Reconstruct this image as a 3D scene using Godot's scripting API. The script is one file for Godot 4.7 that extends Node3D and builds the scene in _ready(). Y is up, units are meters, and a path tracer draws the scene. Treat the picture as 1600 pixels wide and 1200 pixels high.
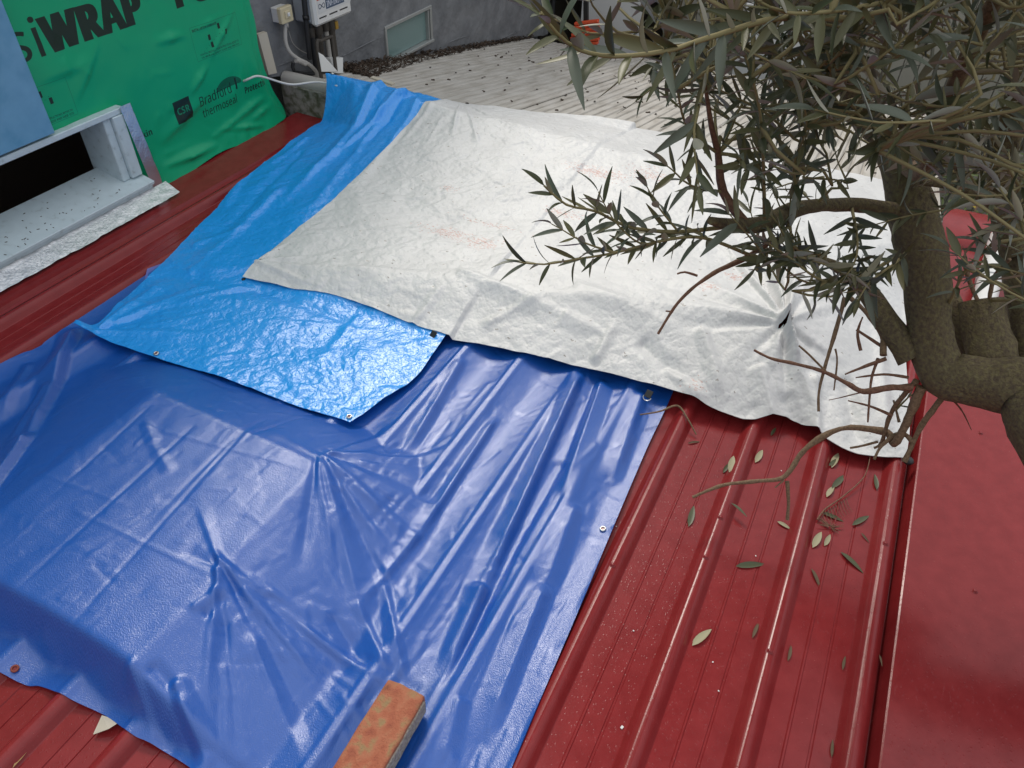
extends Node3D
# A red metal roof under three tarpaulins, with an olive tree at its side and two house walls behind.
# x runs across the roof (away from the wrapped wall), -z along the ribs, y up, the pans of the red roof at y = 0.

const EYE := Vector3(0, 2, 0)
const CX := Vector3(0.89265, 0.02018, -0.45029)
const CY := Vector3(-0.31471, 0.74308, -0.59058)
const CZ := Vector3(0.32269, 0.66889, 0.66967)
const FOCAL := 1160.0

var taken := {}
var M := {}
var rng := RandomNumberGenerator.new()

# ---------------------------------------------------------------- pixels to places
func ray(px: float, py: float) -> Vector3:
	return (CX * (px - 800.0) - CY * (py - 600.0) - CZ * FOCAL).normalized()
func on_y(px: float, py: float, y: float) -> Vector3:
	var d := ray(px, py)
	return EYE + d * ((y - EYE.y) / d.y)
func on_x(px: float, py: float, x: float) -> Vector3:
	var d := ray(px, py)
	return EYE + d * (x / d.x)
func on_z(px: float, py: float, z: float) -> Vector3:
	var d := ray(px, py)
	return EYE + d * (z / d.z)
func far(px: float, py: float, t: float) -> Vector3:
	return EYE + ray(px, py) * t

# ---------------------------------------------------------------- nodes
func numbered(called: String) -> String:
	var n: int = taken.get(called, 0)
	taken[called] = n + 1
	return called if n == 0 else "%s_%03d" % [called, n]
func meta(o: Node, label: String, category: String, group := "", kind := "") -> Node:
	if label: o.set_meta("label", label)
	if category: o.set_meta("category", category)
	if group: o.set_meta("group", group)
	if kind: o.set_meta("kind", kind)
	return o
func thing(called: String, label: String, category: String, at := Vector3.ZERO, group := "") -> Node3D:
	var o := Node3D.new()
	o.name = numbered(called)
	add_child(o)
	o.position = at
	meta(o, label, category, group)
	return o
func put(mesh: Mesh, called: String, mat: Material, parent: Node = null) -> MeshInstance3D:
	var o := MeshInstance3D.new()
	o.mesh = mesh
	if mat: o.material_override = mat
	if parent == null:
		o.name = numbered(called)
		add_child(o)
	else:
		o.name = called
		parent.add_child(o, true)
	return o

# ---------------------------------------------------------------- mesh building
func stool() -> SurfaceTool:
	var st := SurfaceTool.new()
	st.begin(Mesh.PRIMITIVE_TRIANGLES)
	return st
func tri(st: SurfaceTool, a: Vector3, b: Vector3, c: Vector3) -> void:
	st.add_vertex(a)
	st.add_vertex(b)
	st.add_vertex(c)
func quad(st: SurfaceTool, a: Vector3, b: Vector3, c: Vector3, d: Vector3) -> void:
	tri(st, a, b, c)
	tri(st, a, c, d)
func done(st: SurfaceTool) -> ArrayMesh:
	st.generate_normals()
	return st.commit()

# a box with chamfered edges, in a frame of its own
func box_into(st: SurfaceTool, size: Vector3, t := Transform3D(), c := 0.004) -> void:
	var h := size / 2
	c = minf(c, minf(h.x, minf(h.y, h.z)) * 0.6)
	st.set_smooth_group(-1)
	for ax in 3:
		for s in [-1.0, 1.0]:
			var u := (ax + 1) % 3
			var v := (ax + 2) % 3
			var p := []
			for k in [[-1, -1], [1, -1], [1, 1], [-1, 1]]:
				var q := Vector3()
				q[ax] = h[ax] * s
				q[u] = (h[u] - c) * k[0]
				q[v] = (h[v] - c) * k[1]
				p.append(t * q)
			if s < 0: quad(st, p[0], p[1], p[2], p[3])
			else: quad(st, p[3], p[2], p[1], p[0])
	for ax in 3:                       # edge chamfers
		var u := (ax + 1) % 3
		var v := (ax + 2) % 3
		for su in [-1.0, 1.0]:
			for sv in [-1.0, 1.0]:
				var a := Vector3(); var b := Vector3()
				a[u] = h[u] * su; a[v] = (h[v] - c) * sv
				b[u] = (h[u] - c) * su; b[v] = h[v] * sv
				var a2 := a; var b2 := b
				a[ax] = h[ax] - c; b[ax] = h[ax] - c
				a2[ax] = -h[ax] + c; b2[ax] = -h[ax] + c
				if su * sv > 0: quad(st, t * a, t * b, t * b2, t * a2)
				else: quad(st, t * b, t * a, t * a2, t * b2)
	for sx in [-1.0, 1.0]:
		for sy in [-1.0, 1.0]:
			for sz in [-1.0, 1.0]:
				var a := Vector3(h.x * sx, (h.y - c) * sy, (h.z - c) * sz)
				var b := Vector3((h.x - c) * sx, h.y * sy, (h.z - c) * sz)
				var d := Vector3((h.x - c) * sx, (h.y - c) * sy, h.z * sz)
				if sx * sy * sz > 0: tri(st, t * a, t * d, t * b)
				else: tri(st, t * a, t * b, t * d)
func box(size: Vector3, t := Transform3D(), c := 0.004) -> ArrayMesh:
	var st := stool()
	box_into(st, size, t, c)
	return done(st)
func between(a: Vector3, b: Vector3, c := 0.004) -> ArrayMesh:      # box from corner to corner
	return box((b - a).abs(), Transform3D(Basis(), (a + b) / 2), c)

# a smooth curve through points
func curve(pts: Array, step: float) -> Array:
	var out := []
	for i in pts.size() - 1:
		var p0: Vector3 = pts[maxi(i - 1, 0)]
		var p1: Vector3 = pts[i]
		var p2: Vector3 = pts[i + 1]
		var p3: Vector3 = pts[mini(i + 2, pts.size() - 1)]
		var n := maxi(1, int(p1.distance_to(p2) / step))
		for k in n:
			out.append(p1.cubic_interpolate(p2, p0, p3, float(k) / n))
	out.append(pts[-1])
	return out
# a tube along points; radii are spread along it; rough makes bark-like swellings
func tube_into(st: SurfaceTool, pts: Array, radii: Array, sides := 8, rough := 0.0, rs := 1) -> void:
	var n := pts.size()
	var nz := FastNoiseLite.new()
	nz.seed = rs
	nz.frequency = 9.0
	var rings := []
	var side := Vector3.UP.cross(pts[1] - pts[0])
	if side.length() < 0.001: side = Vector3.RIGHT
	for i in n:
		var dir: Vector3 = (pts[mini(i + 1, n - 1)] - pts[maxi(i - 1, 0)]).normalized()
		side = (side - dir * side.dot(dir)).normalized()
		var up := dir.cross(side)
		var f := float(i) / (n - 1) * (radii.size() - 1)
		var k := mini(int(f), radii.size() - 2)
		var r: float = lerpf(radii[k], radii[k + 1], f - k)
		var ring := []
		for j in sides:
			var a := TAU * j / sides
			var o := (side * cos(a) + up * sin(a)) * r
			var q: Vector3 = pts[i] + o
			if rough > 0.0: q += o * rough * (nz.get_noise_3dv(q) + 0.5 * nz.get_noise_3dv(q * 3.1))
			ring.append(q)
		rings.append(ring)
	st.set_smooth_group(1)
	for i in n - 1:
		for j in sides:
			var k := (j + 1) % sides
			quad(st, rings[i][j], rings[i + 1][j], rings[i + 1][k], rings[i][k])
	st.set_smooth_group(-1)
	for j in range(1, sides - 1):
		tri(st, rings[0][0], rings[0][j], rings[0][j + 1])
		tri(st, rings[n - 1][0], rings[n - 1][j + 1], rings[n - 1][j])
func tube(pts: Array, radii: Array, sides := 8, rough := 0.0, rs := 1) -> ArrayMesh:
	var st := stool()
	tube_into(st, pts, radii, sides, rough, rs)
	return done(st)
# a disc or ring turned round an axis; profile = [radius, height]
func lathe(profile: Array, t := Transform3D(), sides := 20) -> ArrayMesh:
	var st := stool()
	st.set_smooth_group(1)
	for i in profile.size() - 1:
		for j in sides:
			var a := TAU * j / sides
			var b := TAU * (j + 1) / sides
			var p := []
			for q in [[i, a], [i, b], [i + 1, b], [i + 1, a]]:
				var pr: Array = profile[q[0]]
				p.append(t * Vector3(cos(q[1]) * pr[0], pr[1], sin(q[1]) * pr[0]))
			quad(st, p[0], p[1], p[2], p[3])
	return done(st)
# a profile in (x, y) drawn along z from z0 to z1, open sheet with thickness; sharp folds
func fold_sheet(prof: Array, z0: float, z1: float, thick := 0.0015, seg := 1) -> ArrayMesh:
	var st := stool()
	st.set_smooth_group(-1)
	for i in prof.size() - 1:
		var a: Vector2 = prof[i]
		var b: Vector2 = prof[i + 1]
		for k in seg:
			var za := lerpf(z0, z1, float(k) / seg)
			var zb := lerpf(z0, z1, float(k + 1) / seg)
			quad(st, Vector3(a.x, a.y, zb), Vector3(b.x, b.y, zb), Vector3(b.x, b.y, za), Vector3(a.x, a.y, za))
			quad(st, Vector3(a.x, a.y - thick, za), Vector3(b.x, b.y - thick, za), Vector3(b.x, b.y - thick, zb), Vector3(a.x, a.y - thick, zb))
		for z in [z0, z1]:
			var s1 := Vector3(a.x, a.y, z); var s2 := Vector3(b.x, b.y, z)
			quad(st, s1, s2, s2 - Vector3(0, thick, 0), s1 - Vector3(0, thick, 0))
	for p in [prof[0], prof[-1]]:
		quad(st, Vector3(p.x, p.y, z0), Vector3(p.x, p.y, z1), Vector3(p.x, p.y - thick, z1), Vector3(p.x, p.y - thick, z0))
	return done(st)
# a grid of points as one smooth sheet, nu columns by nv rows
func grid(p: PackedVector3Array, uv: PackedVector2Array, nu: int, nv: int, thick := 0.0, tear := Vector2(999, 999)) -> ArrayMesh:
	var nn := PackedVector3Array()
	nn.resize(p.size())
	for j in nv:
		for i in nu:
			var du := p[j * nu + mini(i + 1, nu - 1)] - p[j * nu + maxi(i - 1, 0)]
			var dv := p[mini(j + 1, nv - 1) * nu + i] - p[maxi(j - 1, 0) * nu + i]
			nn[j * nu + i] = dv.cross(du).normalized()
	var ix := PackedInt32Array()
	ix.resize((nu - 1) * (nv - 1) * 6)
	var k := 0
	for j in nv - 1:
		for i in nu - 1:
			var a := j * nu + i
			if tear.x < 900.0 and Vector2((p[a].x - tear.x) / 0.016, (p[a].z - tear.y) / 0.007).length() < 1.0: continue
			ix[k] = a; ix[k + 1] = a + 1; ix[k + 2] = a + nu + 1
			ix[k + 3] = a; ix[k + 4] = a + nu + 1; ix[k + 5] = a + nu
			k += 6
	ix.resize(k)
	if thick > 0.0:                    # a hem: the rim turned down
		var rim := []
		for i in nu: rim.append(i)
		for j in range(1, nv): rim.append(j * nu + nu - 1)
		for i in range(nu - 2, -1, -1): rim.append((nv - 1) * nu + i)
		for j in range(nv - 2, 0, -1): rim.append(j * nu)
		var base := p.size()
		for r in rim:
			p.append(p[r]); uv.append(uv[r]); nn.append((nn[r] * 0.3 + Vector3(0, 0.1, 0.9)).normalized())
			p.append(p[r] - nn[r] * thick); uv.append(uv[r]); nn.append(Vector3(0, -0.3, 1).normalized())
		var m: int = rim.size()
		for q in m:
			var a := base + q * 2
			var b := base + ((q + 1) % m) * 2
			ix.append_array([a, a + 1, b + 1, a, b + 1, b])
	var arr := []
	arr.resize(Mesh.ARRAY_MAX)
	arr[Mesh.ARRAY_VERTEX] = p
	arr[Mesh.ARRAY_NORMAL] = nn
	arr[Mesh.ARRAY_TEX_UV] = uv
	arr[Mesh.ARRAY_INDEX] = ix
	var out := ArrayMesh.new()
	out.add_surface_from_arrays(Mesh.PRIMITIVE_TRIANGLES, arr)
	return out

# ---------------------------------------------------------------- height fields for the draped sheets
class Field:
	var x0: float
	var z0: float
	var c: float
	var nx: int
	var nz: int
	var h: PackedFloat32Array
	func _init(ax: float, az: float, bx: float, bz: float, cell: float) -> void:
		x0 = ax; z0 = az; c = cell
		nx = int((bx - ax) / cell) + 2
		nz = int((bz - az) / cell) + 2
		h.resize(nx * nz)
	func at(x: float, z: float) -> float:
		var fx := clampf((x - x0) / c, 0.0, nx - 1.001)
		var fz := clampf((z - z0) / c, 0.0, nz - 1.001)
		var i := int(fx)
		var j := int(fz)
		fx -= i
		fz -= j
		var k := j * nx + i
		return lerpf(lerpf(h[k], h[k + 1], fx), lerpf(h[k + nx], h[k + nx + 1], fx), fz)
	# a fold: a ridge (or, with amp < 0, a valley) that runs from a to b; lean moves its crest to one side
	func fold(a: Vector2, b: Vector2, amp_a: float, amp_b: float, wa: float, wb: float, lean := 0.0, power := 1.05) -> void:
		var d := b - a
		var l := d.length()
		if l < 0.001: return
		d /= l
		var nrm := Vector2(-d.y, d.x)
		var w := maxf(wa, wb) * (1.0 + absf(lean))
		var i0 := clampi(int((minf(a.x, b.x) - w - x0) / c), 0, nx - 1)
		var i1 := clampi(int((maxf(a.x, b.x) + w - x0) / c) + 1, 0, nx - 1)
		var j0 := clampi(int((minf(a.y, b.y) - w - z0) / c), 0, nz - 1)
		var j1 := clampi(int((maxf(a.y, b.y) + w - z0) / c) + 1, 0, nz - 1)
		var invl := 1.0 / l
		for j in range(j0, j1 + 1):
			var pz := z0 + j * c - a.y
			for i in range(i0, i1 + 1):
				var px := x0 + i * c - a.x
				var s := (px * d.x + pz * d.y) * invl
				if s < -0.06 or s > 1.06: continue
				var e := px * nrm.x + pz * nrm.y
				var sc := clampf(s, 0.0, 1.0)
				var ww := lerpf(wa, wb, sc)
				ww *= 1.0 + lean if e > 0.0 else 1.0 - lean
				var q := absf(e) / ww
				if q >= 1.0: continue
				var end := 1.0
				if s < 0.04: end = (s + 0.06) * 10.0
				elif s > 0.8: end = (1.06 - s) / 0.26
				h[j * nx + i] += lerpf(amp_a, amp_b, sc) * pow(1.0 - q, power) * end
	func blur(times: int) -> void:
		for t in times:
			var o := h.duplicate()
			for j in range(1, nz - 1):
				for i in range(1, nx - 1):
					var k := j * nx + i
					h[k] = (o[k] * 4.0 + (o[k - 1] + o[k + 1] + o[k - nx] + o[k + nx]) * 2.0 + o[k - nx - 1] + o[k - nx + 1] + o[k + nx - 1] + o[k + nx + 1]) / 16.0

func p2(px: float, py: float, y: float) -> Vector2:
	var v := on_y(px, py, y)
	return Vector2(v.x, v.z)
# straight facets through given points (x, z, y)
func facets(f: Field, ctrl: Array) -> void:
	var pts := PackedVector2Array()
	for q in ctrl: pts.append(Vector2(q.x, q.y))
	var t := Geometry2D.triangulate_delaunay(pts)
	for k in range(0, t.size(), 3):
		var a := pts[t[k]]; var b := pts[t[k + 1]]; var d := pts[t[k + 2]]
		var ha: float = ctrl[t[k]].z; var hb: float = ctrl[t[k + 1]].z; var hd: float = ctrl[t[k + 2]].z
		var den := (b.y - d.y) * (a.x - d.x) + (d.x - b.x) * (a.y - d.y)
		if absf(den) < 1e-9: continue
		var i0 := clampi(int((minf(a.x, minf(b.x, d.x)) - f.x0) / f.c), 0, f.nx - 1)
		var i1 := clampi(int((maxf(a.x, maxf(b.x, d.x)) - f.x0) / f.c) + 1, 0, f.nx - 1)
		var j0 := clampi(int((minf(a.y, minf(b.y, d.y)) - f.z0) / f.c), 0, f.nz - 1)
		var j1 := clampi(int((maxf(a.y, maxf(b.y, d.y)) - f.z0) / f.c) + 1, 0, f.nz - 1)
		for j in range(j0, j1 + 1):
			var z := f.z0 + j * f.c
			for i in range(i0, i1 + 1):
				var x := f.x0 + i * f.c
				var u := ((b.y - d.y) * (x - d.x) + (d.x - b.x) * (z - d.y)) / den
				var v := ((d.y - a.y) * (x - d.x) + (a.x - d.x) * (z - d.y)) / den
				if u < -0.001 or v < -0.001 or u + v > 1.001: continue
				f.h[j * f.nx + i] = u * ha + v * hb + (1.0 - u - v) * hd
func noise(kind: int, freq: float, sd: int, octaves := 3) -> FastNoiseLite:
	var n := FastNoiseLite.new()
	n.noise_type = kind as FastNoiseLite.NoiseType
	n.seed = sd
	n.frequency = freq
	n.fractal_octaves = octaves
	n.fractal_type = FastNoiseLite.FRACTAL_FBM if octaves > 1 else FastNoiseLite.FRACTAL_NONE
	return n
func creased(freq: float, sd: int, octaves := 2) -> FastNoiseLite:
	var n := noise(FastNoiseLite.TYPE_CELLULAR, freq, sd, octaves)
	n.cellular_return_type = FastNoiseLite.RETURN_DISTANCE2_SUB
	n.cellular_distance_function = FastNoiseLite.DISTANCE_EUCLIDEAN
	n.cellular_jitter = 1.0
	n.domain_warp_enabled = true
	n.domain_warp_amplitude = 0.35 / freq
	n.domain_warp_frequency = freq * 0.7
	return n
# random short creases, as a sheet that was folded and trodden on has
func crumple(f: Field, count: int, sd: int, lmin: float, lmax: float, amp: float, width: float, dir := -99.0, spread := PI) -> void:
	var r := RandomNumberGenerator.new()
	r.seed = sd
	for k in count:
		var a := Vector2(f.x0 + r.randf() * f.nx * f.c, f.z0 + r.randf() * f.nz * f.c)
		var ang := r.randf() * TAU if dir < -9.0 else dir + r.randf_range(-spread, spread)
		var l := r.randf_range(lmin, lmax)
		var s := amp * r.randf_range(0.3, 1.0) * (1.0 if r.randf() < 0.6 else -1.0)
		f.fold(a, a + Vector2(cos(ang), sin(ang)) * l, s, s * 0.3, width * r.randf_range(0.5, 1.3), width * r.randf_range(0.6, 1.6), r.randf_range(-0.6, 0.6), 1.2)
# points evenly along a polyline
func along(pts: Array, n: int) -> PackedVector2Array:
	var l := 0.0
	for i in pts.size() - 1: l += pts[i].distance_to(pts[i + 1])
	var out := PackedVector2Array()
	var seg := 0
	var gone := 0.0
	for k in n:
		var want := l * k / (n - 1)
		while seg < pts.size() - 2 and gone + pts[seg].distance_to(pts[seg + 1]) < want:
			gone += pts[seg].distance_to(pts[seg + 1])
			seg += 1
		var sl: float = pts[seg].distance_to(pts[seg + 1])
		out.append(pts[seg].lerp(pts[seg + 1], clampf((want - gone) / sl, 0.0, 1.0)))
	return out
func smooth_line(pts: Array) -> Array:
	var v := []
	for p in pts: v.append(Vector3(p.x, 0, p.y))
	var out := []
	for p in curve(v, 0.02): out.append(Vector2(p.x, p.z))
	return out
# a sheet whose plan is bounded by four lines (back: left to right, front: left to right, left and right: back to front), laid on a height field
func drape(f: Field, back: Array, front: Array, left: Array, right: Array, cell: float, lift := 0.0, tear := Vector2(999, 999)) -> ArrayMesh:
	var nu := 0
	var nv := 0
	var l := 0.0
	for i in front.size() - 1: l += front[i].distance_to(front[i + 1])
	nu = int(l / cell)
	l = 0.0
	for i in left.size() - 1: l += left[i].distance_to(left[i + 1])
	nv = int(l / cell)
	var b := along(smooth_line(back), nu)
	var fr := along(smooth_line(front), nu)
	var le := along(smooth_line(left), nv)
	var ri := along(smooth_line(right), nv)
	var p := PackedVector3Array()
	var uv := PackedVector2Array()
	p.resize(nu * nv)
	uv.resize(nu * nv)
	for j in nv:
		var v := float(j) / (nv - 1)
		for i in nu:
			var u := float(i) / (nu - 1)
			var q := b[i] * (1 - v) + fr[i] * v + le[j] * (1 - u) + ri[j] * u - (b[0] * (1 - u) * (1 - v) + b[nu - 1] * u * (1 - v) + fr[0] * (1 - u) * v + fr[nu - 1] * u * v)
			p[j * nu + i] = Vector3(q.x, f.at(q.x, q.y) + lift, q.y)
			uv[j * nu + i] = q
	return grid(p, uv, nu, nv, 0.003, tear)

# ---------------------------------------------------------------- textures
func noise_image(n: FastNoiseLite, w: int, h: int) -> Image:
	return n.get_seamless_image(w, h, false, false, 0.12)
func normal_tex(n: FastNoiseLite, size: int, strength: float) -> ImageTexture:
	var im := noise_image(n, size, size)
	im.convert(Image.FORMAT_RGBA8)
	im.bump_map_to_normal_map(strength)
	return ImageTexture.create_from_image(im)
func ramp_tex(n: FastNoiseLite, size: int, stops: Array) -> ImageTexture:    # stops: [at, linear Color]
	var g := Gradient.new()
	g.offsets = PackedFloat32Array(stops.map(func(s): return s[0]))
	g.colors = PackedColorArray(stops.map(func(s): return (s[1] as Color).linear_to_srgb()))
	var im := noise_image(n, size, size)
	im.convert(Image.FORMAT_L8)
	var src := im.get_data()
	var lut := []
	for i in 256: lut.append(g.sample(i / 255.0))
	var out := PackedByteArray()
	out.resize(size * size * 3)
	for i in size * size:
		var c: Color = lut[src[i]]
		out[i * 3] = c.r8
		out[i * 3 + 1] = c.g8
		out[i * 3 + 2] = c.b8
	return ImageTexture.create_from_image(Image.create_from_data(size, size, false, Image.FORMAT_RGB8, out))
func mat(lin: Color, rough := 0.6, metal := 0.0, spec := 0.5) -> StandardMaterial3D:
	var m := StandardMaterial3D.new()
	m.albedo_color = lin.linear_to_srgb()
	m.roughness = rough
	m.metallic = metal
	m.metallic_specular = spec
	return m
func with_normal(m: StandardMaterial3D, t: Texture2D, scale: float, per_metre: float) -> StandardMaterial3D:
	m.normal_enabled = true
	m.normal_texture = t
	m.normal_scale = scale
	m.uv1_scale = Vector3.ONE * per_metre
	return m
func tri_plane(m: StandardMaterial3D, per_metre: float) -> StandardMaterial3D:
	m.uv1_triplanar = true
	m.uv1_world_triplanar = true
	m.uv1_scale = Vector3.ONE * per_metre
	return m
# lettering: the outline of a text, filled into an image between two corners
func print_text(im: Image, text: String, fnt: Font, x0: float, y0: float, x1: float, y1: float, col: Color, heavy := 0) -> void:
	var tm := TextMesh.new()
	tm.text = text
	tm.font = fnt
	tm.font_size = 64
	tm.pixel_size = 0.01
	tm.depth = 0.0
	tm.curve_step = 1.0
	var arr := tm.get_mesh_arrays()
	var v: PackedVector3Array = arr[Mesh.ARRAY_VERTEX]
	if v.is_empty(): return
	var lo := Vector2(1e9, 1e9)
	var hi := -lo
	for q in v:
		lo = lo.min(Vector2(q.x, q.y))
		hi = hi.max(Vector2(q.x, q.y))
	var ix: PackedInt32Array = arr[Mesh.ARRAY_INDEX] if arr[Mesh.ARRAY_INDEX] != null else PackedInt32Array(range(v.size()))
	var k := Vector2(x1 - x0, y1 - y0) / (hi - lo)
	for t in range(0, ix.size(), 3):
		var p := []
		for q in 3:
			var w := v[ix[t + q]]
			p.append(Vector2(x0 + (w.x - lo.x) * k.x, y1 - (w.y - lo.y) * k.y))
		for o in range(-heavy, heavy + 1):
			var sh := Vector2(o * 2.0, 0)
			fill_tri(im, p[0] + sh, p[1] + sh, p[2] + sh, col)
func fill_tri(im: Image, a: Vector2, b: Vector2, c: Vector2, col: Color) -> void:
	var den := (b.y - c.y) * (a.x - c.x) + (c.x - b.x) * (a.y - c.y)
	if absf(den) < 1e-6: return
	for y in range(maxi(0, int(minf(a.y, minf(b.y, c.y)))), mini(im.get_height() - 1, int(maxf(a.y, maxf(b.y, c.y))) + 1) + 1):
		for x in range(maxi(0, int(minf(a.x, minf(b.x, c.x)))), mini(im.get_width() - 1, int(maxf(a.x, maxf(b.x, c.x))) + 1) + 1):
			var u := ((b.y - c.y) * (x + 0.5 - c.x) + (c.x - b.x) * (y + 0.5 - c.y)) / den
			var w := ((c.y - a.y) * (x + 0.5 - c.x) + (a.x - c.x) * (y + 0.5 - c.y)) / den
			if u >= -0.01 and w >= -0.01 and u + w <= 1.01: im.set_pixel(x, y, col)
func font(weight: int) -> Font:
	var f := SystemFont.new()
	f.font_names = PackedStringArray(["Droid Sans"])
	f.font_weight = weight
	return f

# ================================================================ the scene
func _ready() -> void:
	rng.seed = 7
	var cam := Camera3D.new()
	cam.name = "camera"
	cam.transform = Transform3D(Basis(CX, CY, CZ).orthonormalized(), EYE)
	cam.fov = rad_to_deg(2.0 * atan(600.0 / FOCAL))
	cam.near = 0.05
	cam.far = 200.0
	add_child(cam)
	cam.make_current()

	var sky_mat := ProceduralSkyMaterial.new()
	sky_mat.sky_top_color = Color(0.93, 0.945, 0.965)
	sky_mat.sky_horizon_color = Color(0.60, 0.625, 0.66)
	sky_mat.sky_curve = 0.45
	sky_mat.ground_bottom_color = Color(0.22, 0.21, 0.2)
	sky_mat.ground_horizon_color = Color(0.5, 0.52, 0.54)
	sky_mat.sun_angle_max = 1.0
	var cn := noise(FastNoiseLite.TYPE_SIMPLEX_SMOOTH, 0.012, 5, 5)
	var cim := cn.get_seamless_image(512, 256, false, false, 0.2)
	cim.convert(Image.FORMAT_RGBA8)
	for y in 256:
		for x in 512:
			var v := clampf((cim.get_pixel(x, y).r - 0.4) * 2.4, 0.0, 1.0)
			cim.set_pixel(x, y, Color(0.60, 0.61, 0.63, v))
	sky_mat.sky_cover = ImageTexture.create_from_image(cim)
	sky_mat.sky_cover_modulate = Color(1, 1, 1)
	var sky := Sky.new()
	sky.sky_material = sky_mat
	var env := Environment.new()
	env.background_mode = Environment.BG_SKY
	env.sky = sky
	env.background_energy_multiplier = 0.92
	env.tonemap_mode = Environment.TONE_MAPPER_LINEAR
	env.tonemap_exposure = 1.22
	env.sdfgi_enabled = true
	env.ssao_enabled = true
	env.ssil_enabled = true
	var we := WorldEnvironment.new()
	we.name = "environment"
	we.environment = env
	add_child(we)
	var sun := DirectionalLight3D.new()
	sun.name = "sun"
	sun.light_energy = 0.48
	sun.light_angular_distance = 16.0
	sun.light_color = Color(1.0, 0.97, 0.93)
	sun.shadow_enabled = true
	add_child(sun)
	sun.look_at_from_position(Vector3(-2.7, 4.8, -3.7), Vector3.ZERO)

	make_materials()
	make_ground()
	make_red_roof()
	make_back_roof()
	make_wrapped_house()
	make_grey_house()
	make_tarps()
	make_services()
	make_background()
	make_tree()
	make_litter()

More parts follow.
